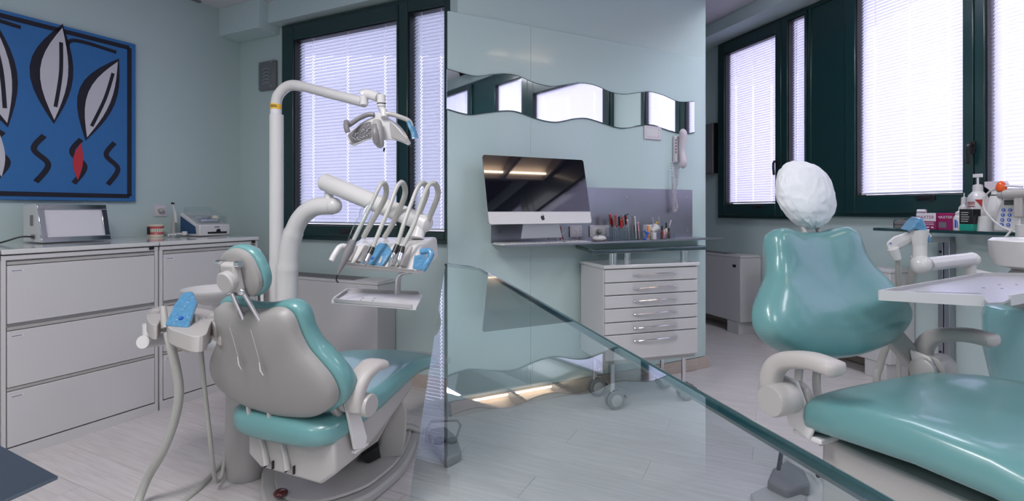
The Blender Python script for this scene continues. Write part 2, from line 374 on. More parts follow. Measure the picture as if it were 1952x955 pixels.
def window(name, wl, s0, s1, z0, z1, sashes, panels=(), handles=()):
    """sashes: (s0,s1, bs0,bs1, bz0,bz1)"""
    w = bpy.data.objects.new(name, None); COL.objects.link(w); w.matrix_world = wl.mx; W_[w.name_full] = wl.mx.copy(); struct(w)
    mb = MB(); frame_rect(mb, s0, s1, z0, z1, .035, -.045, .10)
    mb.build('window_frame', 'green', w, bevel=.004)
    for a, b, c, d, e, f in sashes:
        m2 = MB(); y0, y1 = -.065, .04
        m2.bx((a, y0, z0 + .03), (c, y1, z1 - .03)); m2.bx((d, y0, z0 + .03), (b, y1, z1 - .03)); m2.bx((c, y0, f), (d, y1, z1 - .03)); m2.bx((c, y0, z0 + .03), (d, y1, e))
        m2.build('sash', 'green', w, bevel=.005)
        m3 = MB(); t = .008; frame_rect(m3, c, d, e, f, t, -.05, .045); m3.build('gasket', 'black', w)
        blind(w, wl, c + .014, d - .012, e + .024, f - .006, .0, cords=3 if d - c > .4 else 2)
    for a, b in panels:
        MB().bx((a, -.035, z0 + .03), (b, .03, z1 - .03)).build('panel', 'green', w, bevel=.004)
    for hs, hz, kind in handles:
        m4 = MB()
        if kind == 'lever':
            m4.bx((hs - .014, -.078, hz - .035), (hs + .014, -.064, hz + .045))
            m4.tube(smooth([(hs, -.07, hz + .02), (hs, -.11, hz + .02), (hs - .004, -.115, hz - .02), (hs - .008, -.105, hz - .10)], 4), .011, 8)
        else:
            m4.bx((hs - .06, -.08, hz - .018), (hs + .06, -.062, hz + .018)); m4.bx((hs - .035, -.088, hz - .006), (hs + .035, -.078, hz + .006))
        m4.build('handle', 'black', w, bevel=.003)
    return w
h = WW.hit
b1a, b1b = h(571, 400)[0], h(755, 400, .065)[0]; b2a = h(788, 400)[0]; b2b = h(852, 400)[0] + .02
mid = (h(770, 400)[0])
window('window_1', WW, sA, 2.45, zb, zt, [(sA + .03, mid, b1a, b1b, EYE - .115, EYE + 1.30), (mid + .004, b2b + .07, b2a, b2b, EYE - .15, EYE + 1.33)], panels=[(b2b + .07, 2.42)], handles=[(b1a + .55, EYE - .155, 'catch')])
window('window_2', RW, .255, 1.39, EYE - .085, ZT2, [(.285, 1.12, .375, 1.053, EYE + .055, EYE + 1.63), (1.125, 1.39, 1.19, 1.385, EYE + .055, EYE + 1.70)], handles=[(1.088, EYE + .42, 'lever'), (.85, EYE + .035, 'catch')])
window('window_3', RW, 1.39, 3.19, EYE - .055, ZT2, [(1.76, 2.652, 1.846, 2.592, EYE + .105, EYE + 1.70), (2.656, 3.17, 2.714, 3.12, EYE + .105, EYE + 1.70)], panels=[(1.40, 1.76)], handles=[(2.655, EYE + .39, 'lever'), (2.37, EYE + .085, 'catch')])
bigtop = EYE + 2.15
window('window_4', RW, 3.63, 8.10, EYE - .05, bigtop, [(3.66, 5.24, 3.763, 5.113, EYE + .10, EYE + 1.66), (5.244, 6.2, 5.383, 6.057, EYE + .10, EYE + 1.96), (6.75, 8.07, 6.883, 7.93, EYE + .10, EYE + 2.06)], panels=[(6.2, 6.75)])

# ================================================================ lights of the room
def fixture(loc, rz, label, col, power, sx=1.2, sy=.6, z=CL):
    t = thing('ceiling_light', label, 'ceiling light', (loc[0], loc[1], z), rz, 'flat ceiling panel lights')
    mb = MB(); frame_rect2 = [(-sx / 2, -sy / 2, sx / 2, -sy / 2 + .02), (-sx / 2, sy / 2 - .02, sx / 2, sy / 2), (-sx / 2, -sy / 2, -sx / 2 + .02, sy / 2), (sx / 2 - .02, -sy / 2, sx / 2, sy / 2)]
    for a in frame_rect2: mb.bx((a[0], a[1], -.045), (a[2], a[3], 0))
    mb.build('frame', 'alu', t)
    MB().bx((-sx / 2 + .02, -sy / 2 + .02, -.02), (sx / 2 - .02, sy / 2 - .02, -.005)).build('diffuser', 'cool', t)
    a = area('room_lamp', (loc[0], loc[1], z - .05), sx * .9, power, col, sy=sy * .9); a.rotation_euler = (0, 0, rz)
fixture((-1.0, .6), LW.rz, 'flat white ceiling panel light over the left chair, out of frame above', (1.0, .96, .97), 42)
fixture((-2.6, -.9), LW.rz, 'flat white ceiling panel light behind the camera by the left wall', (1.0, .96, .94), 13)
fixture((.6, -1.0), LW.rz, 'flat white ceiling panel light behind the camera near the room centre', (.95, .97, 1.0), 15)
fixture((1.75, 2.9), RW.rz, 'flat white ceiling panel light above the right-hand windows side', (.86, .86, 1.0), 14, z=CR)
fixture((3.0, -.3), RW.rz, 'flat white ceiling panel light in the high ceiling part by the right wall', (.88, .88, 1.0), 20, z=CH_)
# warm coffered luminaire that the monitor mirrors
def coffer(x, y, rz, CR=3.33):
    t = thing('ceiling_light', 'large warm two-bay trough luminaire on ceiling, mirrored in the monitor screen', 'ceiling light', (x, y, CR), rz)
    L = .66; Wd = .8
    mb = MB()
    for k in (-1, 0, 1): mb.bx((k * L - .025, -Wd / 2, -.16), (k * L + .025, Wd / 2, 0))
    mb.bx((-L, -Wd / 2 - .05, -.16), (L, -Wd / 2, 0)); mb.bx((-L, Wd / 2, -.16), (L, Wd / 2 + .05, 0)); mb.build('frame', 'dgrey', t, bevel=.004)
    for k in (0, 1):
        x0 = -L + .025 + k * L; x1 = x0 + L - .05; m2 = MB(); n = 12; vs = []
        for i in range(n + 1):
            a = i / n; yy = -Wd / 2 + .001 + (Wd - .002) * a; zz = -.14 + .125 * sin(pi * min(1, a * .98 + .02)) ** .6; vs += [(x0, yy, zz), (x1, yy, zz)]
        m2.add(vs, [(2 * i, 2 * i + 1, 2 * i + 3, 2 * i + 2) for i in range(n)]); m2.build('reflector', 'beige', t)
        MB().cyl((x0 + .3, 0, 0), (x0 + .3, 0, CH_ - CR), .01, 8).build('suspension_rod', 'alu', t)
        MB().bx((x0 - .02, -Wd / 2, -.014), (x1 + .02, Wd / 2, -.004)).build('back_plate', 'dgrey', t)
        MB().cyl((x0 + .02, -Wd / 2 + .10, -.12), (x1 - .02, -Wd / 2 + .10, -.12), .014, 8).build('lamp_tube', 'lamp', t)
coffer(2.80, 1.40, PW.rz)

# ================================================================ LEFT WALL
# painting: plain abstract stand-in
s1, zt_ = LW.hit(253, 86); _, zb_ = LW.hit(253, 384); s0 = s1 - 1.62
zt_ -= .0; hgt = zt_ - zb_
pt = wthing(LW, 'painting', 'large square blue canvas with bold black, white and red shapes on the left wall', 'painting', s0, 0, zb_)
Wp = s1 - s0
MB().bx((0, -.035, 0), (Wp, -.002, hgt)).build('canvas', 'blue', pt, bevel=.002)
def flat(pts, m, y=.0362, name='painted_shape', th=.0006, lab=None):
    mb = MB(); mb.poly(pts, lambda u, v: Vector((u, -y, v)), lambda u, v: Vector((u, -y - th, v))); o = mb.build(name, m, pt)
    if lab: o['label'] = lab
    return o
def strip(path, wd, m='ink', y=.0362):
    pth = smooth([(p[0], 0, p[1]) for p in path], 8); l = []; r = []
    for i, p in enumerate(pth):
        t = (pth[min(i + 1, len(pth) - 1)] - pth[max(i - 1, 0)]).normalized(); q = Vector((-t.z, 0, t.x)); l.append(p + q * wd / 2); r.append(p - q * wd / 2)
    mb = MB(); n = len(l)
    vs = [(v.x, -y, v.z) for v in l + r] + [(v.x, -y - .0006, v.z) for v in l + r]
    fs = [(2 * n + i, 2 * n + i + 1, 3 * n + i + 1, 3 * n + i) for i in range(n - 1)] + [(i, i + 1, n + i + 1, n + i) for i in range(n - 1)] + [(i, 2 * n + i, 2 * n + i + 1, i + 1) for i in range(n - 1)] + [(n + i, 3 * n + i, 3 * n + i + 1, n + i + 1) for i in range(n - 1)]
    mb.add(vs, fs); mb.build('painted_line', m, pt)
bw = .014
for a, b in (((.04, .035), (Wp - .04, .035)), ((.04, hgt - .035), (Wp - .04, hgt - .035))): flat([(a[0], a[1] - bw), (b[0], a[1] - bw), (b[0], a[1] + bw), (a[0], a[1] + bw)], 'ink', name='painted_border')
flat([(Wp - .04 - bw, .035), (Wp - .04 + bw, .035), (Wp - .04 + bw, hgt - .035), (Wp - .04 - bw, hgt - .035)], 'ink', name='painted_border')
def ell(cx, cz, a, b, rot=0, n=36): return [(cx + a * cos(t) * cos(rot) - b * sin(t) * sin(rot), cz + a * cos(t) * sin(rot) + b * sin(t) * cos(rot)) for t in [2 * pi * k / n for k in range(n)]]
x0 = Wp
def leaf(cx, cz, L, w, ro, k=0):
    pts = [(L * (i / 10 - .5) * 2 * .5, w * sin(pi * i / 10)) for i in range(11)] + [(L * (.5 - i / 10), -w * sin(pi * i / 10) * .55) for i in range(1, 10)]
    return [(cx + u * (1 + k / L) * cos(ro) - v * (1 + k / w) * sin(ro), cz + u * (1 + k / L) * sin(ro) + v * (1 + k / w) * cos(ro)) for u, v in pts]
for cx, cz, L_q, wq, ro in ((x0 - .20, hgt * .62, .56, .085, 1.25), (x0 - .44, hgt * .72, .58, .09, 1.5), (x0 - .72, hgt * .68, .60, .10, 1.7), (x0 - 1.02, hgt * .72, .55, .09, 1.4), (x0 - 1.32, hgt * .70, .5, .08, 1.6)):
    flat(leaf(cx, cz, L_q, wq, ro, .05), 'ink'); flat(leaf(cx, cz, L_q, wq, ro), 'pwhite', .0370, lab='white painted leaf shape')
    strip([(cx - cos(ro) * L_q * .36, cz - sin(ro) * L_q * .36), (cx + .012, cz), (cx + cos(ro) * L_q * .34, cz + sin(ro) * L_q * .34)], .020, y=.0378)
for k in range(7):
    xx = x0 - .13 - k * .19; strip([(xx, hgt * .36), (xx - .05, hgt * .28), (xx + .02, hgt * .20), (xx - .04, hgt * .10)], .030)
flat(leaf(x0 - .33, hgt * .23, .24, .035, 1.5), 'pred', .0372, lab='red painted leaf shape'); flat(leaf(x0 - .71, hgt * .23, .24, .035, 1.6), 'pwhite', .0372, lab='small white painted leaf shape'); flat(leaf(x0 - .90, hgt * .23, .24, .035, 1.45), 'pred', .0372, lab='red painted leaf shape')
strip([(x0 - .12, hgt * .92), (x0 - .36, hgt * .93), (x0 - .40, hgt * .85)], .022); strip([(x0 - .62, hgt * .93), (x0 - .80, hgt * .94), (x0 - 1.0, hgt * .91)], .022)

# filing cabinets
CD = .705; CH = 1.01
def filing_cabinet(s0, wd, label, open_gap=.004):
    t = wthing(LW, 'filing_cabinet', label, 'cabinet', s0, 0, 0, 'white lateral filing cabinets along the left wall')
    g = .003
    mb = MB(); mb.bx((g, -CD + .02, 0), (wd - g, -.02, CH - .028)); mb.build('body', 'cab', t, bevel=.002)
    fr = MB(); fr.bx((g, -CD, 0), (g + .018, -CD + .021, CH - .03)); fr.bx((wd - g - .018, -CD, 0), (wd - g, -CD + .021, CH - .03)); fr.bx((g, -CD - .001, .0), (wd - g, -CD + .02, .052)); fr.bx((g, -CD - .001, .958), (wd - g, -CD + .02, CH - .03)); fr.build('front_frame', 'cab', t, bevel=.0015)
    MB().bx((0.0015, -CD - .012, CH - .024), (wd - .0015, -.012, CH)).build('top_panel', 'cabtop', t, bevel=.004)
    for z0, z1 in ((.06, .325), (.347, .616), (.653, .931)):
        d = MB(); d.bx((g + .022, -CD - .004, z0), (wd - g - .022, -CD + .019, z1)).build('drawer', 'cab', t, bevel=.002); dr = bpy.context.scene.collection.objects[-1]
        MB().bx((g + .022, -CD + .002, z1 + .004), (wd - g - .022, -CD + .019, z1 + .019)).build('finger_groove', 'grey', dr)
        MB().bx((g + .032, -CD - .0052, z1 - .030), (g + .032 + .05, -CD - .0035, z1 - .020)).build('label_strip', 'paper', dr)
        MB().bx((g + .036, -CD - .0056, z1 - .027), (g + .036 + .04, -CD - .005, z1 - .023)).build('label_print', 'ltext', dr)
    MB().bx((wd - .055, -CD - .006, .965), (wd - .028, -CD + .0, .99)).build('lock', 'black', t, bevel=.002)
    return t
filing_cabinet(-1.048, .674, 'right-hand white lateral filing cabinet, under the boxy blue-sided device')
filing_cabinet(-1.768, .717, 'wide white lateral filing cabinet below the chrome-framed light box')
filing_cabinet(-2.49, .719, 'leftmost white filing cabinet, mostly cut off by the frame edge')
TOPZ = CH
def ontop(px, py, extra=0):  # position on the cabinet tops
    z = (EYE - TOPZ) * F / (py - HZ); return Vector(((px - 976) / F * z, z, TOPZ))
def otp(px, off): s_ = LW.hit(px, 400, off)[0]; return LW.at(s_, off, TOPZ)
def lwpos(px, off): return LW.hit(px, 400, off)[0]
# light box
a, b = lwpos(75, .30), lwpos(207, .30)
lb = wthing(LW, 'light_box', 'chrome-framed white light box for x-ray films on the filing cabinet', 'light box', a, .20, TOPZ)
Lx = b - a; Hh = .222
def slab(mb, x0, x1, y0, y1, z0, z1, lean=.06): # slanted front box; front y at bottom y0-lean
    mb.prism([Vector((x0, y0 - lean, z0)), Vector((x1, y0 - lean, z0)), Vector((x1, y1, z0)), Vector((x0, y1, z0))], [Vector((x0, y0, z1)), Vector((x1, y0, z1)), Vector((x1, y1, z1)), Vector((x0, y1, z1))])
m_ = MB(); slab(m_, 0, Lx, -.06, .09, .006, Hh); m_.build('housing', 'white', lb, bevel=.004)
def onfront(u0, u1, v0, v1, d0, d1):
    f = lambda u, v, d: Vector((u, -.06 - .06 * (1 - v / Hh) - d, v)); return [f(u0, v0, d0), f(u1, v0, d0), f(u1, v1, d0), f(u0, v1, d0)], [f(u0, v0, d1), f(u1, v0, d1), f(u1, v1, d1), f(u0, v1, d1)]
m_ = MB()
for q in ((0, Lx, .006, .035), (0, Lx, Hh - .03, Hh), (0, .03, .035, Hh - .03), (Lx - .03, Lx, .035, Hh - .03)): m_.prism(*onfront(*q, 0, .012))
m_.build('chrome_frame', 'chrome', lb, bevel=.002)
MB().prism(*onfront(.03, Lx - .03, .035, Hh - .03, 0, .005)).build('screen', 'paper', lb)
m_ = MB(); m_.bx((-.004, -.03, .10), (0, .0, .16)); m_.bx((-.006, -.05, .025), (0, -.015, .05)); m_.build('switch', 'dgrey', lb, bevel=.001)
m_ = MB(); m_.tube(smooth([P(62, 454, 3.05) , P(50, 452, 3.03), P(40, 453, 3.0), P(34, 462, 2.98), P(36, 466, 3.02)], 5), .0045, 8)
_lc = MB(); pz = TOPZ + .006
q0 = LW.at(a - .008, .26, TOPZ + .037)
_lc.tube(smooth([q0, LW.at(a - .06, .25, TOPZ + .04), LW.at(a - .11, .22, TOPZ + .02), LW.at(a - .14, .18, pz), LW.at(a - .15, .05, pz)], 6), .0045, 8)
single(_lc, 'power_cable', 'black', 'short black power lead curling from the left end of the light box', 'cable', LW.at(a - .10, .2, TOPZ))
# denture model
q = otp(298, .11); dm = thing('denture_model', 'pink and ivory dental jaw model on the cabinet top below the wall socket', 'jaw model', q, LW.rz)
def arch(z0, z1, r0, r1, name, m, parent=dm):
    mb = MB(); n = 14; ring = []
    outer = [(r0 * cos(t), -r0 * 1.05 * sin(t)) for t in [pi * k / n for k in range(n + 1)]] + [(-r0, .03), (r0, .03)]
    mb.prism([Vector((x, y, z0)) for x, y in outer], [Vector((x * r1 / r0, y * r1 / r0, z1)) for x, y in outer]); return mb.build(name, m, parent, bevel=.003)
arch(0, .018, .045, .045, 'lower_base', 'tooth'); arch(.018, .034, .045, .041, 'lower_gum', 'gum'); arch(.058, .074, .041, .046, 'upper_gum', 'gum'); arch(.074, .088, .046, .046, 'upper_base', 'tooth')
tb_ = None
for row, z in ((0, .0405), (1, .0525)):
    for k in range(9):
        t = pi * (k + .5) / 9; mb = MB(); mb.ball((0, 0, 0), (.0062, .0045, .0085), 8, 5)
        o = mb.build('tooth', 'tooth', dm); o.location = (.040 * cos(t), -.042 * sin(t), z); o.rotation_euler = (0, 0, -t + pi / 2)
MB().bx((-.058, -.01, .02), (-.046, .01, .07)).build('hinge', 'black', dm, bevel=.002)
# wall socket left
def socket(wl, px0, px1, py0, py1, label, off=0, plug=True, n='wall_socket'):
    s0, z1 = wl.hit(px0, py0, off); s1, _ = wl.hit(px1, py0, off); _, z0 = wl.hit(px0, py1, off); wd = s1 - s0; hh = z1 - z0
    t = wthing(wl, n, label, 'socket', s0, off, z0, 'white wall sockets and plates')
    MB().bx((0, -.008, 0), (wd, 0, hh)).build('cover_plate', 'phone', t, bevel=.003)
    MB().bx((wd * .12, -.0095, hh * .2), (wd * .88, -.0075, hh * .8)).build('insert', 'white', t, bevel=.001)
    for k in range(3): MB().cyl((wd * .8, -.0095, hh * (.3 + .2 * k)), (wd * .8, -.0102, hh * (.3 + .2 * k)), .003, 8).build('pin_hole', 'black', t)
    if plug:
        MB().lathe([(.017, 0), (.019, .01), (.016, .028), (.008, .034)], (wd * .42, -.008, hh * .5), (0, -1, 0), 16).build('plug', 'grey', t)
    return t
socket(LW, 293, 318, 390, 413, 'white wall socket with a plug on the left wall above the jaw model')
# device with blue side
q = otp(358, .20); dv = thing('ultrasonic_device', 'white dental device with navy side panel and clear slanted lid on cabinet', 'device', q, LW.rz)
prof = [(-.165, 0), (.06, 0), (.06, .165), (.04, .165), (-.12, .085), (-.165, .08)]   # (y,z)
x_ = .215
dm2 = MB(); dm2.prism([Vector((-.02, y, z + .004)) for y, z in prof], [Vector((x_, y, z + .004)) for y, z in prof]); dm2.build('housing', 'white', dv, bevel=.008)
pn = [(-.13, .02), (.05, .02), (.05, .145), (-.12, .07)]
MB().prism([Vector((-.0225, y, z)) for y, z in pn], [Vector((-.019, y, z)) for y, z in pn]).build('side_panel', 'navy', dv, bevel=.001)
l_ = MB(); lp = [(-.15, .09), (-.155, .145), (-.08, .168), (.05, .215), (.055, .175), (-.115, .095)]
l_.prism([Vector((.0, y, z)) for y, z in lp], [Vector((x_ - .02, y, z)) for y, z in lp]); l_.build('clear_lid', 'clear', dv, bevel=.004)
r_ = MB(); r_.cyl((.03, -.09, .11), (.16, -.09, .11), .017); r_.cyl((.03, -.03, .135), (.14, -.03, .135), .010); r_.build('roller', 'alu', dv)
MB().lathe([(.026, 0), (.026, .015), (.015, .03)], (.16, -.07, .12), (0, -.3, 1)).build('dial', 'tooth', dv)
MB().bx((.04, -.168, .018), (x_ - .03, -.163, .032)).build('tray_slot', 'black', dv); MB().cyl((.12, -.166, .036), (.12, -.170, .036), .016, 16).build('slot_notch', 'black', dv)
MB().bx((.09, -.1662, .062), (.13, -.1645, .070)).build('badge', 'ltext', dv)
# handpiece on stand
q = otp(331, .13); hp = thing('curing_handpiece', 'slim white dental handpiece standing upright in its grey holder by the device', 'handpiece', q, LW.rz)
MB().tube(smooth([(0, 0, 0), (.0, 0, .06), (.002, 0, .13), (.01, 0, .155)], 4), [.02, .018, .017, .016, .015, .015, .014, .013, .013, .013, .012, .011, .01][:13], 12).build('holder', 'grey', hp)
MB().tube([(.012, -.01, .10), (.006, -.01, .16), (-.004, -.01, .20), (-.012, -.01, .235)], [.011, .010, .006, .005], 10).build('grip', 'white', hp)
MB().cyl((-.022, -.012, .238), (-.004, -.012, .234), .007, 10).build('tip', 'black', hp)
q = otp(337, .26); tb = thing('plaster_tray', 'low clutter of clear and white dental trays beside the jaw model', 'tray', q, LW.rz)
MB().bx((-.06, -.03, 0), (.075, .03, .012)).build('base', 'clear', tb, bevel=.003)
mm = MB(); mm.tube([(.02 + .03 * cos(t), .0 + .022 * sin(t), .02) for t in [pi * k / 8 for k in range(9)]], .008, 8); mm.tube([(-.03 + .025 * cos(t), .0 + .02 * sin(t), .018) for t in [pi * k / 8 for k in range(9)]], .007, 8); mm.build('impression', 'white', tb)
MB().cyl((.055, 0, .012), (.055, 0, .038), .018, 14).build('cup', 'white', tb, bevel=.002)
# vent box on window wall
s0, z1 = WW.hit(499, 121); s1, z0 = WW.hit(530, 170)
vb = wthing(WW, 'junction_box', 'square grey translucent alarm box high on the wall left of the window', 'wall box', s0, 0, z0)
wd, hh = s1 - s0, z1 - z0
MB().bx((0, -.03, 0), (wd, 0, hh)).build('backplate', 'dgrey', vb, bevel=.004)
MB().bx((.004, -.044, .004), (wd - .004, -.031, hh - .004)).build('cover', 'clear', vb, bevel=.005)
mm = MB()
for k in range(5): mm.tube(smooth([(wd * .3, -.034, hh * (.2 + .12 * k)), (wd * .5, -.036, hh * (.26 + .12 * k)), (wd * .7, -.034, hh * (.2 + .12 * k))], 3), .004, 6)
mm.build('louvre', 'alu', vb)
for u in (.12, .88):
    for v in (.08, .92): MB().cyl((wd * u, -.045, hh * v), (wd * u, -.048, hh * v), .006, 10).build('screw', 'alu', vb)
# fan coil heaters
def fan_coil(wl, s0, s1, off, hgt, label, feet=.12, logo=True):
    t = wthing(wl, 'fan_coil', label, 'heater', s0, 0, 0, 'fan coil heaters along the walls'); L = s1 - s0
    MB().bx((0, -off, feet), (L, -.01, hgt - .012)).build('casing', 'cab', t, bevel=.006)
    MB().bx((-.004, -off - .003, hgt - .012), (L + .004, -.012, hgt + .006)).build('top_cover', 'cab', t, bevel=.004)
    g = MB()
    for k in range(9): g.bx((.05, -off + .03 + k * .018, hgt + .0045), (L - .22, -off + .038 + k * .018, hgt + .010))
    g.build('grille', 'dgrey', t)
    MB().bx((L - .20, -off + .005, hgt + .005), (L - .0, -.03, hgt + .014)).build('control_lid', 'cab', t, bevel=.004)
    for a in (.03, L - .19): MB().bx((a, -off + .005, 0), (a + .16, -.03, feet)).build('foot', 'cab', t, bevel=.004)
    if logo: MB().bx((L - .105, -off - .0025, hgt - .105), (L - .06, -off + .0, hgt - .08)).build('badge', 'black', t, bevel=.003)
    return t
sa = WW.hit(430, 560, .22)[0]; sb = WW.hit(719, 560, .2)[0]
fan_coil(WW, sb - 1.25, sb, .20, .71, 'low white fan coil heater under the left window, behind the tray', feet=.1, logo=False)
fan_coil(RW, -.35, .827, .255, .75, 'white fan coil heater at the far end, seen between partition and right chair')
fan_coil(RW, 1.15, 2.26, .255, .77, 'white fan coil heater behind the right dental chair backrest', logo=False)

# ================================================================ PARTITION
cl = bpy.data.objects['wall_partition']
sj = PW.hit(1010, 400)[0]; zc = PW.hit(1340, 112)[1]
se = PW.hit(1340.5, 300)[0]
for a, b in ((.0, sj - .0004), (sj + .0004, se)):
    o = MB().bx((a, -.012, .09), (b, 0, zc)).build('panel', 'clad', cl, bevel=.002)
OFF = .012
# wavy mirror
top = [(123, 122), (250, 155), (330, 148), (390, 145), (450, 155), (520, 185), (600, 202), (680, 193), (735, 187), (800, 198), (870, 228), (930, 238), (1000, 230), (1050, 227), (1110, 243), (1180, 272), (1248, 270)]
bot = [(123, 305), (220, 330), (300, 322), (390, 313), (450, 320), (540, 352), (620, 365), (700, 350), (760, 348), (830, 368), (915, 392), (1000, 380), (1060, 378), (1130, 402), (1200, 418), (1248, 412)]
def wave(lst):
    return [PW.hit(800 + a / 2.3875, 80 + b / 2.3875, OFF + .006) for a, b in lst]
tp = [(v.x, v.y) for v in smooth([(a, b, 0) for a, b in wave(top)], 5)]; bt = [(v.x, v.y) for v in smooth([(a, b, 0) for a, b in wave(bot)], 5)]
def interp(l, s):
    for (a, b), (c, d) in zip(l[:-1], l[1:]):
        if a <= s <= c: return b + (d - b) * (s - a) / (c - a)
    return l[-1][1] if s > l[-1][0] else l[0][1]
sL, sR = tp[0][0] + .001, PW.hit(1322.5, 230, OFF)[0]
N = 110; ss = [sL + (sR - sL) * i / N for i in range(N + 1)]
mr_ = wthing(PW, 'wavy_mirror', 'long frameless mirror with wavy edges on the partition above the monitor', 'mirror', 0, OFF, 0)
mb = MB(); vs = []
for s in ss: vs += [(s, -.006, interp(bt, s)), (s, -.006, interp(tp, s)), (s, 0, interp(bt, s)), (s, 0, interp(tp, s))]
mb.add(vs, [(4 * i, 4 * i + 1, 4 * i + 5, 4 * i + 4) for i in range(N)] + [(0, 1, 3, 2), (4 * N, 4 * N + 1, 4 * N + 3, 4 * N + 2)]); mb.build('mirror_glass', 'mirror', mr_)
mb = MB(); mb.tube([(s, -.006, interp(bt, s)) for s in ss], .003, 6); mb.tube([(s, -.006, interp(tp, s)) for s in ss], .002, 6); mb.build('polished_edge', 'gedge', mr_)
# steel back panel and shelf
sa, _ = PW.hit(936, 440, OFF); sb, ztop = PW.hit(1319, 362, OFF)
sh = wthing(PW, 'steel_shelf', 'brushed steel shelf with tall back panel holding keyboard and tools', 'shelf', sa, OFF, 0); L = sb - sa
zs = EYE - .203
MB().bx((0, -.004, zs - .0), (L, 0, ztop)).build('back_panel', 'steel', sh)
MB().bx((0, -.20, zs - .004), (L + .06, 0, zs)).build('shelf_board', 'steel', sh)
MB().bx((0, -.203, zs - .008), (L + .10, -.199, zs + .004)).build('shelf_lip', 'steel', sh)
for u, v in ((.05, .02 + .05), (L - .05, .05), (L - .05, ztop - zs - .06), (L - .62, ztop - zs - .06)): MB().cyl((u, -.004, zs + v), (u, -.0075, zs + v), .007, 12).build('screw', 'chrome', sh)
# monitor / computer
im = thing('desktop_computer', 'all-in-one computer with black glossy screen and silver chin on the partition', 'computer', P(932, 428, 2.888) * 1, PW.rz)
O = P(932, 428, 2.888); im.matrix_world = Matrix.Translation(O) @ Matrix.Rotation(PW.rz, 4, 'Z') @ Matrix.Rotation(R(-13), 4, 'X'); W_[im.name_full] = im.matrix_world.copy()
IW, IH = .690, .402
def rrect(w, h, r, n=5): return [(x + r * cos(a), y + r * sin(a)) for x, y, a0 in ((w - r, r, -90), (w - r, h - r, 0), (r, h - r, 90), (r, r, 180)) for a in [R(a0 + 90 * k / n) for k in range(n + 1)]]
f0 = lambda y: (lambda u, v: Vector((u, y, v)))
chin = .072
MB().poly(rrect(IW, IH, .015), f0(-.001), f0(.012)).build('case', 'alu', im, bevel=.002)
pts = [(u, v) for u, v in rrect(IW, IH, .015) if v > chin]; pts = [(IW, chin)] + pts + [(0, chin)]
MB().poly(pts, f0(-.004), f0(-.001)).build('screen', 'screen', im)
pts = [p for p in rrect(IW, IH, .015) if p[1] < chin]
pts = [(0, chin - .001)] + [p for p in pts if p[0] < IW / 2] + [p for p in pts if p[0] > IW / 2] + [(IW, chin - .001)]
MB().poly(pts, f0(-.004), f0(-.001)).build('chin', 'white', im)
# emblem: apple with bite and leaf
ap = [(0, .8), (.25, .95), (.55, .95), (.8, .78), (.62, .6), (.55, .35), (.62, .1), (.82, -.05), (.68, -.5), (.4, -.92), (.18, -.9), (0, -.82), (-.18, -.9), (-.4, -.92), (-.68, -.5), (-.85, 0), (-.82, .5), (-.55, .9), (-.25, .95)]
es = .0155; ecx, ecz = IW * .503, chin * .47
MB().poly([(ecx + a * es, ecz + b * es * .95) for a, b in [(v.x, v.y) for v in smooth([(a, b, 0) for a, b in ap], 3, True)]], f0(-.0046), f0(-.0040)).build('emblem', 'black', im)
lf = [(0, 1.05), (.02, 1.3), (.15, 1.5), (.36, 1.6), (.33, 1.35), (.2, 1.12)]
MB().poly([(ecx + a * es, ecz + b * es * .95) for a, b in lf], f0(-.0046), f0(-.0040)).build('emblem_leaf', 'black', im)
st = MB(); st.prism([Vector(p) for p in ((.22, .05, -.075), (.50, .05, -.075), (.46, .012, .06), (.24, .012, .06))], [Vector(p) for p in ((.22, .06, -.075), (.50, .06, -.075), (.46, .022, .06), (.24, .022, .06))])
st.box((.36, .03, .16), (.12, .05, .12)); st.bx((.32, .05, .10), (.40, .20, .20)); st.build('stand', 'alu', im, bevel=.002)
# keyboard
sk, _ = PW.hit(950, 460, .17); ke, _ = PW.hit(1122, 460, .17)
kb = wthing(PW, 'keyboard', 'white slim keyboard on the steel shelf below the monitor', 'keyboard', sk, OFF, zs); KL = ke - sk
MB().bx((0, -.19, 0), (KL, -.06, .007)).build('base', 'white', kb, bevel=.003)
kc = MB().bx((0, 0, 0), (.0215, .018, .005)).build('key', 'cabtop', kb, bevel=.0015, seg=1); n = 0
cols = int((KL - .02) / .0245)
for r in range(5):
    for c in range(cols):
        if c in (int(cols * .72), int(cols * .88)): continue
        o = kc if n == 0 else kc.copy()
        if n: COL.objects.link(o); o.parent = kb
        n += 1; o.location = (.01 + c * .0245, -.186 + r * .024, .007)
# mouse
sm, _ = PW.hit(1147, 452, .17)
ms = wthing(PW, 'mouse', 'white rounded mouse on its dark pad on the steel shelf', 'mouse', sm, OFF, zs)
mb = MB(); mb.ball((0, -.13, .019), (.055, .032, .021), 20, 10); mb.build('body', 'white', ms); MB().ball((-.02, -.145, .036), (.008, .008, .006), 8, 6).build('scroll_ball', 'grey', ms)
mp_ = MB(); mp_.bx((sm - .14, -.195, 0), (sm + .10, -.07, .0015)); o = mp_.build('mouse_pad', 'brown'); o.matrix_world = PW.M4(0, OFF, zs); tag(o, 'thin dark red and blue mat under the white mouse', 'mouse pad')
# sockets
socket(PW, 1123, 1160, 430, 452, 'white triple wall socket on the steel panel behind the mouse', OFF + .005)
socket(PW, 1085, 1108, 430, 452, 'blank white wall plate half hidden under the monitor edge', OFF + .005, plug=False)
socket(PW, 1227, 1260, 239, 265, 'white wall plate with small switch just below the wavy mirror', OFF + .002, plug=False)
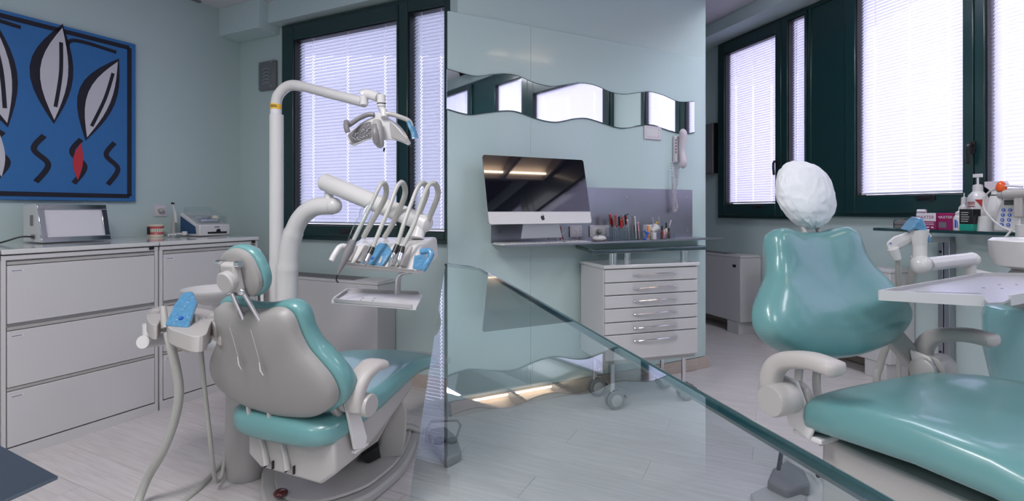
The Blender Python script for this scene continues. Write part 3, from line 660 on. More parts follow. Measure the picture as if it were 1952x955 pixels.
# cables under monitor
def cable(pts, r, m, label, base, name='cable', seg=6): 
    mb = MB(); mb.tube(smooth(pts, 6), r, seg); return single(mb, name, m, label, 'cable', base, 'thin cables under the monitor')
zz = 3.05
g = lambda px, py, off=.06: PW.at(PW.hit(px, py, off)[0], off, PW.hit(px, py, off)[1])
cable([g(1045, 456), g(1048, 440), g(1058, 432), g(1066, 438), g(1074, 456)], .004, 'red', 'red looped cable hanging under the monitor, left strand', g(1045, 456))
cable([g(1052, 452, .05), g(1062, 436, .05), g(1068, 432, .05), g(1070, 445, .05), g(1068, 457, .05)], .0035, 'red', 'second thin red cable just right of the first', g(1068, 457, .05))
cable([g(1082, 430), g(1094, 436), g(1101, 446), g(1100, 454)], .002, 'white', 'thin white cable curving under the right half of the monitor', g(1100, 454))
cable([g(1060, 455, .07), g(1072, 445, .07), g(1080, 438, .07)], .003, 'white', 'short white plug lead under the monitor centre', g(1060, 455, .07))
mb = MB(); q = g(1046, 443, .05); mb.box(q, (.022, .012, .02)); single(mb, 'connector', 'red', 'small red connector at the end of the red cable', 'connector', q - Vector((0, 0, .01)))
# wall phone
q = PW.hit(1292, 330, OFF); ph = wthing(PW, 'wall_phone', 'pale lilac wall telephone with coiled cord at the partition right end', 'telephone', q[0] - .02, OFF, 0)
hz1 = PW.hit(1292, 254, OFF)[1]; hz0 = PW.hit(1292, 316, OFF)[1]; c = (hz0 + hz1) / 2; hh = (hz1 - hz0)
MB().bx((-.035, -.030, c - hh * .42), (.025, 0, c + hh * .40)).build('base_plate', 'phone', ph, bevel=.01)
mb = MB(); path = smooth([(.012, -.045, c - hh * .5), (.012, -.062, c - hh * .42), (.012, -.050, c), (.012, -.062, c + hh * .42), (.012, -.048, c + hh * .5)], 6)
mb.tube(path, [.012] + [.024 + .004 * abs(math.cos(pi * i / 22)) for i in range(1, len(path) - 1)] + [.012], 14); mb.build('handset', 'phone', ph)
mb = MB()
for k in range(5): mb.bx((-.033, -.0325, c - .03 + k * .022), (-.026, -.0295, c - .02 + k * .022))
mb.build('key_slot', 'black', ph)
def coil(path, R0, turns, r=.0022):
    pth = smooth(path, 24); n = turns * 9; out = []
    for i in range(n + 1):
        t = i / n * (len(pth) - 1); k = min(int(t), len(pth) - 2); p = pth[k].lerp(pth[k + 1], t - k); d = (pth[k + 1] - pth[k]).normalized(); a = d.orthogonal().normalized(); b = d.cross(a)
        an = 2 * pi * i / 9; out.append(p + a * cos(an) * R0 + b * sin(an) * R0)
    mb = MB(); mb.tube(out, r, 4); return mb
inv = W_[ph.name_full].inverted()
L_ = lambda px, py, off=.05: inv @ g(px, py, off)
coil([L_(1281, 308), L_(1282, 340), L_(1283, 362), L_(1284, 380), L_(1284, 402), L_(1290, 396), L_(1287, 375), L_(1291, 350), L_(1290, 330), L_(1294, 317)], .0085, 62).build('coiled_cord', 'phone', ph)
# organisers with tools
def tool(kind, px, py0, py1, off, m, label, lean=0, r=.004, cap=None):
    s, z1 = PW.hit(px, py1, off); b = PW.at(s, off, zs + .006); tp = PW.at(s + lean, off, z1)
    t = thing(kind, label, 'dental tool' if kind not in ('bottle', 'syringe', 'spatula') else kind, b, PW.rz, group='tools in the clear holders on the steel shelf'); iv = W_[t.name_full].inverted()
    a = iv @ b; e = iv @ tp
    MB().tube([a, a.lerp(e, .75), e], [r, r, r * .6], 8).build('shaft', m, t)
    return t, a, e
sc0 = PW.hit(1160, 455, .1)[0]
def cup(px0, px1, off, d, hgt, label):
    s0 = PW.hit(px0, 455, off)[0]; s1 = PW.hit(px1, 455, off)[0]; t = wthing(PW, 'organiser', label, 'organiser', s0, off, zs); wd = s1 - s0
    mb = MB(); e = .003
    mb.bx((0, -d / 2, 0), (wd, d / 2, e)); mb.bx((0, -d / 2, e), (wd, -d / 2 + e, hgt)); mb.bx((0, d / 2 - e, e), (wd, d / 2, hgt)); mb.bx((0, -d / 2 + e, e), (e, d / 2 - e, hgt)); mb.bx((wd - e, -d / 2 + e, e), (wd, d / 2 - e, hgt))
    mb.bx((wd / 2 - e / 2, -d / 2 + e, e), (wd / 2 + e / 2, d / 2 - e, hgt)); mb.build('walls', 'clear', t, bevel=.001)
cup(1163, 1196, .11, .09, .085, 'tall clear acrylic tool holder nearest the mouse, full of red-tipped pliers')
cup(1197, 1224, .11, .09, .06, 'lower clear acrylic tray of syringes and brushes in the middle')
cup(1250, 1279, .11, .08, .04, 'small clear acrylic tray of nail-size bottles at the right end')
G1 = ['red-handled steel pliers standing in the tall clear holder, %s' % w for w in ('leftmost', 'second from left', 'third from left', 'fourth, tallest red grip', 'fifth from left', 'sixth from left', 'seventh, by the white hook', 'rightmost')]
for k in range(8):
    px = 1165 + k * 4; off = .09 + .015 * (k % 3)
    t, a, e = tool('pliers', px, 455, 409 + (k * 7 % 12), off, 'steel', G1[k], lean=random.uniform(-.02, .01), r=.0035)
    mb = MB(); mb.tube([a.lerp(e, .6), e, e + Vector((.012 + .002 * k, 0, .006))], [.005, .0065, .004], 8); mb.build('grip', 'red' if k % 3 != 1 else 'black', t)
    mb = MB(); mb.tube([a.lerp(e, .6) + Vector((.008, 0, 0)), e + Vector((.012, 0, -.01))], .005, 8); mb.build('grip', 'red' if k % 2 else 'dgrey', t)
for k, (px, y1, m, lab) in enumerate(((1199, 420, 'alu', 'slim steel probe with curled tip in the low tray'), (1206, 412, 'dgrey', 'dark-handled steel forceps leaning in the low tray'), (1213, 414, 'white', 'white plastic syringe upright in the low tray'), (1219, 425, 'pink', 'pink and white brush at the right of the low tray'))):
    t, a, e = tool('syringe' if m == 'white' else 'probe', px, 455, y1, .11, m, lab, lean=random.uniform(-.015, .015), r=.005)
    MB().ball(e, (.009, .004, .006), 8, 6).build('tip', m, t)
# swatch fan box
s0 = PW.hit(1222, 455, .06)[0]; s1 = PW.hit(1240, 455, .06)[0]
bx_ = wthing(PW, 'striped_box', 'small box with orange, white and purple stripes behind the blue clip', 'box', s0, .10, zs); wd = s1 - s0
MB().bx((0, -.02, 0), (wd, .02, .10)).build('carton', 'paper', bx_, bevel=.001)
for k, m in enumerate(('orange', 'yellow', 'paper', 'magenta', 'white', 'pink')): MB().bx((wd * (.02 + k * .16), -.0206, .01), (wd * (.14 + k * .16), -.0200, .095)).build('stripe', m, bx_)
q = g(1232, 456, .15); bc = thing('clip', 'bright blue plastic clamp standing at the shelf front', 'clamp', Vector((q.x, q.y, zs)), PW.rz)
MB().tube(smooth([(-.02, 0, .004), (0, 0, .02), (.002, 0, .045), (-.018, 0, .06)], 5), .008, 10).build('jaw', 'cyan', bc); MB().tube([(.005, 0, .03), (.018, 0, .05)], .007, 10).build('grip', 'cyan', bc)
q = g(1247, 456, .14); wb = thing('mixing_cup', 'white tilted plastic dappen cup with a yellow nib by the blue clamp', 'cup', Vector((q.x, q.y, zs)), PW.rz)
MB().bx((-.018, -.012, 0), (.010, .012, .05)).build('stand', 'paper', wb, bevel=.003)
MB().tube([(-.02, 0, .055), (.025, 0, .085)], [.012, .030], 16).build('bowl', 'white', wb, bevel=.002); MB().ball((.02, -.005, .115), .008, 8, 6).build('nib', 'yellow', wb)
for k, (px, hgt, m, cm, lab) in enumerate(((1262, .075, 'red', 'black', 'little red bottle with black cap in the right tray'), (1266, .055, 'pink', 'white', 'little pink bottle with white cap in the right tray'), (1270, .095, 'tooth', 'black', 'tall cream vial with black cap in the right tray'), (1275, .062, 'brown', 'black', 'dark brown vial at the right end of the tray'))):
    q = g(px, 456, .10 + .02 * (k % 2)); t = thing('vial', lab, 'bottle', Vector((q.x, q.y, zs + .004)), PW.rz, 'little vials in the right tray')
    MB().lathe([(.009, 0), (.010, .004), (.010, hgt * .6), (.005, hgt * .72), (.004, hgt * .75)], seg=12).build('body', m, t); MB().cyl((0, 0, hgt * .75), (0, 0, hgt * 1.15), .0055, 12).build('cap', cm, t)
for px, e, lab in ((1250, (-.03, 0, .15), 'flat translucent spatula leaning left above the right tray'), (1258, (-.012, 0, .155), 'thin clear applicator upright above the right tray'), (1270, (.045, 0, .13), 'long white pipette leaning right to the phone cord')):
    q = g(px, 456, .07); t = thing('spatula', lab, 'spatula', Vector((q.x, q.y, zs)), PW.rz, 'plastic spatulas above the right tray'); MB().tube([(0, 0, .001), Vector(e) * .6, e], [.003, .003, .007], 8, flat=.4).build('blade', 'phone', t)

# drawer cabinet on castors
FLt = Vector((.5456, 3.1, 0)); dc = Vector((.955, .298, 0)).normalized(); rz = math.atan2(dc.y, dc.x)
ct = thing('drawer_cabinet', 'white six-drawer mobile cabinet on castors under the glass top', 'cabinet', FLt, rz); CW, CDp = .652, .33
MB().bx((0, .015, .29), (CW, CDp, .85)).build('body', 'cab', ct, bevel=.004)
MB().bx((-.008, -.012, .85), (CW + .008, CDp, .872)).build('top', 'cabtop', ct, bevel=.005)
dz = [.853 - .006, .766, .690, .611, .529, .455, .30]
for k in range(6):
    z1, z0 = dz[k], dz[k + 1]
    d = MB().bx((.004, -.004, z0 + .003), (CW - .004, .014, z1 - .003)).build('drawer', 'cab', ct, bevel=.003)
    zc_ = z1 - .032 if k < 5 else z1 - .035
    hb = MB(); hb.tube(smooth([(CW * .30, -.004, zc_ - .006), (CW * .32, -.022, zc_ - .005), (CW * .52, -.032, zc_), (CW * .72, -.022, zc_ + .001), (CW * .74, -.004, zc_)], 5), .006, 10, flat=.7)
    hb.build('handle', 'chrome', d)
MB().bx((.01, .02, .275), (CW - .01, CDp - .01, .292)).build('plinth', 'grey', ct)
for u, v in ((.08, .05), (CW - .07, .05), (.08, CDp - .04), (CW - .07, CDp - .04)):
    MB().cyl((u, v, .10), (u, v, .28), .014, 16).build('leg', 'chrome', ct)
    cst = MB(); cst.lathe([(.032, -.006), (.035, 0), (.035, .014), (.03, .02)], (u + .01, v - .012, .052), (0, 1, 0)); cw = cst.build('castor', 'dgrey', ct)
    hb = MB(); hb.lathe([(.052, 0), (.055, .004), (.055, .014), (.050, .018)], (u + .012, v - .034, .0555), (0, 1, 0), 28); hb.lathe([(.052, 0), (.055, .004), (.055, .014), (.050, .018)], (u + .012, v + .006, .0555), (0, 1, 0), 28); hb.build('wheel', 'dgrey', cw)
    MB().lathe([(.033, 0), (.036, .002), (.030, .004)], (u + .012, v - .037, .0555), (0, 1, 0), 24).build('hub', 'grey', cw)
    MB().bx((u + .045, v - .02, .06), (u + .085, v + .01, .072)).build('brake', 'black', cw, bevel=.003)
# glass desk top over the cabinet
zt_g = EYE - .235
gl = thing('glass_counter', 'clear glass counter with thick dark rounded edge above the drawer cabinet', 'counter', (0, 0, 0), 0)
cn = [PW.at(PW.hit(1100, 470, .02)[0], .02), P(1133, 478, 3.02), P(1345, 471, 3.36), PW.at(PE - .02, .02)]
out = [(c.x, c.y) for c in cn]
n_ = MB(); n_.prism([Vector((x, y, zt_g - .018)) for x, y in out], [Vector((x, y, zt_g)) for x, y in out]); n_.build('glass_sheet', 'glassd', gl)
ed = MB(); e3 = [Vector((x, y, zt_g - .009)) for x, y in out]
ed.tube([e3[0], e3[1], e3[2]], .0115, 8); ed.build('edge', 'gedge', gl)
for q in (FLt + dc * .09 + Vector((-.02, .06, 0)), FLt + dc * (CW - .07) + Vector((-.01, .05, 0)), FLt + dc * .25 + Vector((-.03, .27, 0))):
    MB().cyl((q.x, q.y, .872), (q.x, q.y, zt_g - .018), .024, 20).build('post', 'chrome', gl)

# foreground glass desk
gz = EYE - .19
fd = thing('glass_desk', 'long clear glass desk top in the foreground with dark green polished edge', 'desk', (.25, .18, 0), 0)
Xr = lambda z: .334 - .2534 * z
pr = [Vector((Xr(.05), .05, 0)), Vector((Xr(1.80), 1.80, 0)), Vector((-.262, 1.83, 0)), Vector((-.035, .05, 0))]
pr[2] = Vector((-.235, 1.86, 0)); pr[1] = Vector((Xr(1.72), 1.72, 0))
m_ = MB(); m_.prism([p + Vector((0, 0, gz - .010)) for p in pr], [p + Vector((0, 0, gz)) for p in pr]); m_.build('glass_sheet', 'glassd', fd, world=True)
m_ = MB(); m_.tube([p + Vector((0, 0, gz - .005)) for p in (pr[0], pr[1], pr[2])], .0062, 8); m_.build('edge', 'gedge', fd, world=True)
m_ = MB(); m_.bx((.02, .07, 0), (.06, .11, gz - .012)); m_.bx((.22, .07, 0), (.26, .11, gz - .012)); m_.bx((-.02, .06, 0), (.30, .12, .02)); m_.build('leg', 'dsteel', fd, world=True)
# dark steel table corner, lower left
zt2 = .62
cpt = lambda px, py: Vector(((px - 976) / F * ((EYE - zt2) * F / (py - HZ)), (EYE - zt2) * F / (py - HZ), zt2))
A, B_, C_ = cpt(0, 848), cpt(111, 907), cpt(0, 957)
tbp = thing('steel_table', 'dark brushed steel table corner at the lower left of the picture', 'table', Vector((A.x - .25, .95, 0)), 0)
D1 = A + (A - B_) * 3.0; D2 = C_ + (C_ - B_) * 2.2; D3 = D1 + (D2 - B_) 
m_ = MB(); pts = [B_, D1, D1 + (D2 - B_), D2]; m_.prism([p - Vector((0, 0, .008)) for p in pts], pts); m_.build('table_top', 'dsteel', tbp, world=True, bevel=.002)
m_ = MB(); 
for q in (D1.lerp(D2, .5) + Vector((-.10, 0, 0)),): m_.cyl((q.x, q.y, .0), (q.x, q.y, zt2 - .008), .03, 16); m_.cyl((q.x, q.y, 0), (q.x, q.y, .02), .14, 24)
m_.build('leg', 'steel', tbp, world=True)

# ================================================================ DENTAL CHAIRS
BELL = [(0, .0), (.35, .02), (.62, .06), (.85, .14), (.97, .23), (1.0, .32), (.95, .43), (.83, .54), (.71, .64), (.645, .76), (.62, .87), (.585, .935), (.50, .975), (.38, .98), (.18, .955), (0, .95)]
def bell(wd, H, sc=1.0, n=4):
    pts = BELL + [(-a, b) for a, b in BELL[-2:0:-1]]
    c = .5
    return [(v.x * wd, v.y * H) for v in smooth([(a * sc, c + (b - c) * sc, 0) for a, b in pts], n, True)]
def secring(y, zt, th, hw, bol=.0, n=28, slope=0):
    out = []
    for k in range(n):
        a = 2 * pi * k / n; ca, sa = cos(a), sin(a)
        x = hw * math.copysign(abs(ca) ** .55, ca); z = math.copysign(abs(sa) ** .7, sa) * th / 2
        zz = zt - th / 2 + z
        if sa > 0: zz += bol * (abs(x / hw) ** 2.2) - bol * .5
        out.append(Vector((x, y + slope * z, zz)))
    return out
def chair(cfg):
    f = Vector((*cfg['fwd'], 0)).normalized(); th = math.atan2(-f.x, f.y)
    t = thing('dental_chair', cfg['label'], 'dental chair', (*cfg['root'], 0), th, 'teal dental chairs')
    h, H, W, r = cfg['h'], cfg['H'], cfg['W'], R(cfg['rec'])
    b = Vector((0, -sin(r), cos(r))); nf = Vector((0, cos(r), sin(r))); hip = Vector((0, 0, h))
    fm = lambda u, v, d: hip + Vector((u, 0, 0)) + b * v + nf * d
    cz = (0, H * .42)
    def conc(u, v, s):
        d = max(0, 1 - ((u / (W * .72)) ** 2 + ((v - H * .66) / (H * .46)) ** 2)); return -.034 * d ** 1.1 + .014 * math.exp(-((v - H * .22) / (H * .16)) ** 2) * (abs(u) / W) 
    cushion(bell(W, H), .075, .035, cz, 9, .5, conc, lambda u, v, d: fm(u, v, d + .0)).build('backrest', 'teal', t, sharp=60)
    cushion(bell(W * cfg.get('shw', .955), H, .96), .005, cfg.get('sht', .055), cz, 7, .45, None, lambda u, v, d: fm(u, v, d - .028)).build('back_shell', 'shell', t, sharp=50)
    # headrest
    hc = cfg['hc']; hr = cfg['hr']
    hx_ = cfg.get('hx', 0)
    hfm = lambda u, v, d: hip + Vector((hx_, 0, 0)) + b * hc[1] + nf * hc[0] + Vector((u * cfg.get('hs', 1), 0, 0)) + (b * cos(R(cfg['ht'])) + nf * sin(R(cfg['ht']))) * v * cfg.get('hs', 1) + (nf * cos(R(cfg['ht'])) - b * sin(R(cfg['ht']))) * d * cfg.get('hs', 1)
    if cfg['cover']:
        def wr(d):
            az_ = math.atan2(d.x, d.y); lo = max(0, -d.z)
            return 1 + .05 * noise.noise(Vector(d) * 1.8) + .03 * (1 - abs(noise.noise(Vector(d) * 3.2 + Vector((3, 1, 7)))) * 2) + (.012 + .03 * lo) * noise.noise(Vector((cos(az_) * 5, sin(az_) * 5, d.z * 1.2))) + .012 * noise.noise(Vector(d) * 9)
        mb = MB(); mb.ball((0, 0, 0), (hr * 1.0, hr * .62, hr * 1.06), 120, 80, fn=wr)
        mb.v = [hfm(v.x, v.z, v.y) for v in mb.v]; o = mb.build('headrest', 'cover', t, sharp=80); o['label'] = 'white crumpled disposable headrest cover'
    else:
        op = [(v.x, v.y) for v in smooth([(0, -.115, 0), (.07, -.105, 0), (.115, -.05, 0), (.11, .02, 0), (.075, .085, 0), (0, .11, 0), (-.075, .085, 0), (-.11, .02, 0), (-.115, -.05, 0), (-.07, -.105, 0)], 4, True)]
        cushion(op, .045, .025, (0, 0), 7, .5, None, hfm).build('headrest', 'teal', t, sharp=60)
        cushion([(a * .93, c * .93) for a, c in op], .004, .03, (0, 0), 6, .45, None, lambda u, v, d: hfm(u, v, d - .022)).build('headrest_shell', 'shell', t)
        mb = MB(); mb.prism([hfm(*p) for p in ((-.045, -.075, -.05), (.045, -.075, -.05), (.045, .055, -.05), (-.045, .055, -.05))], [hfm(*p) for p in ((-.04, -.07, -.085), (.04, -.07, -.085), (.04, .05, -.085), (-.04, .05, -.085))]); mb.build('headrest_bracket', 'grey', t, bevel=.008)
        MB().lathe([(.034, 0), (.036, .005), (.036, .024), (.031, .029)], hfm(-.0, -.02, -.075), -(hfm(0, 0, 1) - hfm(0, 0, 0)), 26).build('headrest_knob', 'grey', t)
        for sx in (-.052, .052): MB().cyl(hfm(sx - .012, .05, -.07), hfm(sx + .012, .05, -.07), .011, 12).build('bracket_bolt', 'chrome', t)
    for sx in cfg['rods']:
        MB().cyl(fm(sx + hx_, H * .86, -.06 if not cfg['cover'] else -.01), hfm(sx * .9, -.07, -.06 if not cfg['cover'] else -.02), .008, 12).build('headrest_rod', 'chrome' if not cfg['cover'] else 'grey', t)
        if not cfg['cover']: MB().ball(hfm(sx * .9, -.07, -.066), .013, 12, 8).build('rod_joint', 'chrome', t)
    if not cfg['cover']:
        MB().cyl(fm(cfg['rods'][0], H * .86, -.062), fm(cfg['rods'][1], H * .86, -.062), .006, 10).build('rod_bridge', 'chrome', t)
        for sx, ln in ((cfg['rods'][0] - .02, .11), (cfg['rods'][1] + .0, .12)):
            mb = MB(); mb.tube(smooth([fm(sx, H * .84, -.095), fm(sx + .005, H * .6, -.098), fm(sx + .004, H * .84 - ln, -.098)], 5), .0012, 5); c_ = mb.build('clip_chain', 'alu', t)
            MB().tube([fm(sx + .004, H * .84 - ln, -.098), fm(sx + .002, H * .84 - ln - .03, -.1), fm(sx + .008, H * .84 - ln - .05, -.1)], [.003, .005, .003], 6).build('crocodile_clip', 'chrome', c_)
    # seat
    MB().loft([secring(y, z, tk, hw, bo, slope=sl) for y, z, tk, hw, bo, sl in cfg['seat']]).build('seat', 'teal', t, sharp=70)
    if cfg.get('foot'): MB().loft([secring(y, z, tk, hw, bo, slope=sl) for y, z, tk, hw, bo, sl in cfg['foot']]).build('foot_cover', 'grey', t, sharp=70)
    # carriage
    mb = MB(); secs = []
    for y, z0, z1, x0, x1 in cfg['car']:
        rr = min(.05, (z1 - z0) * .35); secs.append([Vector(p) for p in ((x0, y, z1), (x1, y, z1), (x1 + .005, y, z0 + rr), (x1 - rr * 1.2, y, z0), (x0 + rr * 1.2, y, z0 + .01), (x0, y, z0 + rr))])
    mb.loft(secs).build('seat_carriage', 'grey', t, bevel=.012, seg=3, sharp=40)
    # straps from back shell to carriage
    for sx in cfg['straps']:
        mb = MB(); z = h
        mb.tube(smooth([fm(sx, H * .10, -.05), fm(sx + .01, -.01, -.055) + Vector((0, -.01, 0)), Vector((sx + .04, -.035, h - .12)), Vector((sx + .07, cfg['strapy'], h - .20))], 6), .013, 10, flat=.7); mb.build('back_strut', 'grey', t)
    if cfg.get('slots'):
        for sx in cfg['straps']:
            mb = MB()
            for q_ in (-.019, .019): mb.bx((sx + .07 + q_ - .002, -.040, h - .215), (sx + .07 + q_ + .002, -.028, h - .185))
            mb.build('strut_slot', 'black', t)
    # armrests
    for sgn in (1, -1):
        x = cfg['ax'] * sgn; k = cfg['al']; ah = h + cfg['ah']
        mb = MB(); ao = cfg.get('aoff', 0); pth = smooth([(x, .012 + ao, ah - .035), (x, .002 + ao, ah + .025), (x, .035 + ao, ah + .075), (x, .04 + ao + k * .5, ah + .098), (x, .04 + ao + k, ah + .094)], 6)
        n = len(pth); vs = []; secs = []
        for i, p in enumerate(pth):
            q = i / (n - 1); w = (.022 + .012 * q) * cfg.get('aw', 1); hh = .028 - .010 * q
            tt = (pth[min(i + 1, n - 1)] - pth[max(i - 1, 0)]).normalized(); up = Vector((1, 0, 0)).cross(tt)
            if i in (0, n - 1): w *= .6; hh *= .6
            secs.append([p + Vector((1, 0, 0)) * w * math.copysign(abs(cos(a)) ** .6, cos(a)) + up * hh * math.copysign(abs(sin(a)) ** .7, sin(a)) for a in [2 * pi * j / 16 for j in range(16)]])
        arm = mb.loft(secs).build('armrest', 'pad', t, sharp=60)
        d = MB(); d.lathe([(.034, -.03), (.040, -.026), (.041, .040), (.037, .046)], (x, .035 + ao, ah - .022), (sgn, 0, 0), 28); d.lathe([(.030, -.075), (.036, -.071), (.036, -.055), (.034, -.052)], (x, .035 + ao, ah - .022), (sgn, 0, 0), 28); d.build('pivot_disc', 'grey', arm)
        br = MB(); xi = x - sgn * .045
        prof = [(-.012 + ao, ah + .03), (.045 + ao, ah + .02), (.125, h - .115), (.11, h - .15), (.05, h - .13)]
        br.prism([Vector((xi - .006, y, z)) for y, z in prof], [Vector((xi + .006, y, z)) for y, z in prof]); 
        br.bx((min(xi, xi - sgn * .14), .06, h - .152), (max(xi, xi - sgn * .14), .14, h - .138)); br.build('armrest_bracket', 'white', t, bevel=.004)
        if sgn > 0 and not cfg['cover']:
            lk = MB(); lk.prism([Vector((xi - sgn * q_ - .0, y, z)) for y, z, q_ in ((-.06, h + .10, .03), (-.02, h + .12, .03), (.06, h + .02, .03), (.02, h - .02, .03))], [Vector((xi - sgn * q_ - .0, y, z)) for y, z, q_ in ((-.06, h + .10, .06), (-.02, h + .12, .06), (.06, h + .02, .06), (.02, h - .02, .06))]); lk.build('back_link', 'grey', t, bevel=.006)
    return t, fm
hL = .46
CL_, fmL = chair(dict(label='teal dental chair seen from behind, facing away, with grey back shell, at the left', fwd=(.37, .93), root=(-.83, 1.95), h=hL, H=.46, W=.315, rec=17,
    hc=(-.035, .575), hr=.11, ht=4, cover=False, rods=(-.038, .038), hs=.80, hx=.012, aw=1.45,
    seat=[(-.085, .435, .05, .15, 0, 0), (-.07, .455, .09, .20, 0, 0), (-.03, .47, .115, .245, .01, 0), (.08, .485, .12, .255, .03, 0), (.25, .50, .11, .25, .04, 0), (.42, .525, .10, .24, .03, 0), (.55, .53, .095, .225, .015, 0), (.68, .505, .085, .20, .01, 0), (.80, .475, .075, .175, 0, 0)],
    foot=[(.801, .473, .078, .177, 0, 0), (.92, .44, .075, .16, 0, 0), (1.0, .42, .065, .14, 0, 0), (1.03, .405, .035, .09, 0, 0)],
    car=[(-.03, .225, .405, -.17, .235), (.10, .235, .40, -.19, .235), (.22, .25, .42, -.18, .22), (.42, .30, .42, -.15, .19), (.62, .34, .42, -.10, .14)],
    straps=(-.13, -.03), strapy=-.045, slots=1, ax=.30, al=.10, ah=.07))
hR = .76
CR_, fmR = chair(dict(label='teal dental chair facing the camera with white covered headrest, at the right', fwd=(.4, -.917), root=(.985, 1.56), h=hR - .0, H=.405, W=.315, rec=17,
    hc=(.0, .515), hr=.106, ht=0, cover=True, rods=(-.035, .035),
    seat=[(y + .03, z - .032, a, b, c, d) for y, z, a, b, c, d in [(.02, .70, .05, .20, 0, 0), (.035, .735, .09, .27, .0, 0), (.075, .758, .115, .305, .015, 0), (.18, .775, .12, .315, .035, 0), (.32, .785, .12, .315, .045, 0), (.46, .78, .12, .31, .035, 0), (.58, .755, .12, .30, .02, 0), (.72, .70, .12, .285, .015, 0), (.90, .62, .11, .26, .01, 0), (1.1, .52, .10, .23, .01, 0), (1.2, .46, .06, .16, 0, 0)]],
    car=[(.10, .34, .61, -.22, .235), (.2, .30, .605, -.23, .24), (.40, .28, .60, -.22, .235), (.62, .28, .57, -.2, .2), (.85, .30, .50, -.16, .16)],
    straps=(.02, .10), strapy=.06, ax=.335, al=.15, ah=-.03, shw=.90, sht=.03, hx=-.036, aoff=.03))
def ch(t): return W_[t.name_full].inverted()
# left chair: floor plate, column, arc hood, link
def fp(px, py): z = EYE * F / (py - HZ); return Vector(((px - 976) / F * z, z, 0))
pl = [fp(507, 892), fp(560, 862), fp(700, 822), fp(790, 822), fp(797, 850), fp(775, 900), fp(735, 940), fp(690, 970), fp(590, 1000), fp(503, 980)]
pl = smooth(pl, 3, True)
mb = MB(); mb.prism([p + Vector((0, 0, .002)) for p in pl], [p + Vector((0, 0, .045)) for p in pl]); mb.build('base_plate', 'grey', CL_, world=True, bevel=.012)
cc = sum(pl, Vector()) / len(pl)
p2 = [cc + (p - cc) * .86 for p in pl]; mb = MB(); mb.prism([p + Vector((0, 0, .045)) for p in p2], [p + Vector((0, 0, .06)) for p in p2]); mb.build('base_cover', 'grey', CL_, world=True, bevel=.01)
q = fp(535, 950) * .96; MB().ball(Vector((q.x, q.y, .07)), (.028, .028, .014), 16, 8).build('foot_button', 'brown', CL_, world=True)
mb = MB(); pf = [(714, 880), (728, 820), (742, 775), (756, 752), (768, 756), (777, 785), (776, 830), (768, 872)]
a = [P(x, y, 2.42) for x, y in pf]; mb.prism(a, [p + Vector((-.13, .20, 0)) for p in a]); mb.build('arc_hood', 'grey', CL_, world=True, bevel=.02, seg=3)
mb = MB(); a = [P(x, y, 2.30) for x, y in ((640, 800), (735, 762), (762, 765), (722, 842), (655, 890))]; mb.prism(a, [p + Vector((-.12, .22, 0)) for p in a]); mb.build('lift_arm', 'grey', CL_, world=True, bevel=.01)
mb = MB(); a = [P(x, y, 2.36) for x, y in ((690, 870), (722, 850), (726, 872), (700, 885))]; mb.prism(a, [p + Vector((-.1, .2, 0)) for p in a]); mb.build('lift_bellows', 'black', CL_, world=True)
a = [P(x, y, 1.66) for x, y in ((1712, 634), (1722, 630), (1768, 682), (1772, 700), (1760, 708), (1742, 702), (1700, 655))]
mb = MB(); mb.prism(a, [p + Vector((-.01, .03, 0)) for p in a]); mb.build('back_link', 'grey', CR_, world=True, bevel=.006)
# right chair pedestal
iv = ch(CR_)
MB().loft([secring(y, z, tk, hw, 0) for y, z, tk, hw in ((.10, .06, .055, .18), (.14, .07, .065, .26), (.7, .07, .065, .26), (.76, .06, .05, .2))]).build('base_plate', 'grey', CR_)
MB().bx((-.11, .32, .06), (.11, .62, .34)).build('pedestal', 'grey', CR_, bevel=.03, seg=3)

# ================================================================ DENTAL UNIT (left)
U = thing('dental_unit', 'white dental unit with light pole, curved arm, instrument console and tray, at left', 'dental unit', (-1.24, 2.66, 0))
wb_ = lambda mb, n, m, par=U, **k: mb.build(n, m, par, world=True, **k)
mb = MB(); mb.lathe([(.10, .002), (.105, .02), (.095, .30), (.075, .46), (.05, .52)], (-1.24, 2.66, 0), (0, 0, 1), 28); wb_(mb, 'column', 'grey')
mb = MB(); mb.lathe([(.085, .002), (.09, .02), (.088, .36), (.07, .40)], (-1.20, 2.38, 0), (0, 0, 1), 28); wb_(mb, 'suction_tower', 'grey')
mb = MB(); mb.bx((-1.28, 2.38, .02), (-1.16, 2.66, .2)); wb_(mb, 'foot_link', 'grey', bevel=.02)
zp = 2.72
mb = MB(); mb.cyl(P(527, 640, zp) - Vector((0, 0, .15)), P(527, 219, zp), .0345, 24); pole = wb_(mb, 'light_pole', 'white')
mb = MB(); mb.tube(smooth([P(526, 222, zp), P(526, 200, zp), P(531, 181, zp - .01), P(548, 165, zp - .03), P(572, 164, zp - .08), P(635, 180, zp - .25), P(694, 195, zp - .42)], 6), [.027] * 25 + [.024] * 6 + [.023] * 6, 18); la = wb_(mb, 'light_arm', 'white')
q = P(526, 200, zp)
mb = MB(); mb.cyl(q + Vector((0, 0, -.024)), q + Vector((0, 0, .004)), .0276, 24); wb_(mb, 'warning_label', 'yellow', la)
mb = MB(); mb.bx((q.x - .014, q.y - .0285, q.z - .014), (q.x + .016, q.y - .02, q.z - .011)); mb.bx((q.x - .014, q.y - .0285, q.z - .007), (q.x + .012, q.y - .02, q.z - .004)); wb_(mb, 'warning_print', 'black', la)
mb = MB(); mb.cyl(P(526, 218, zp), P(526, 209, zp), .0273, 24); wb_(mb, 'rating_label', 'paper', la)
zl = 2.28
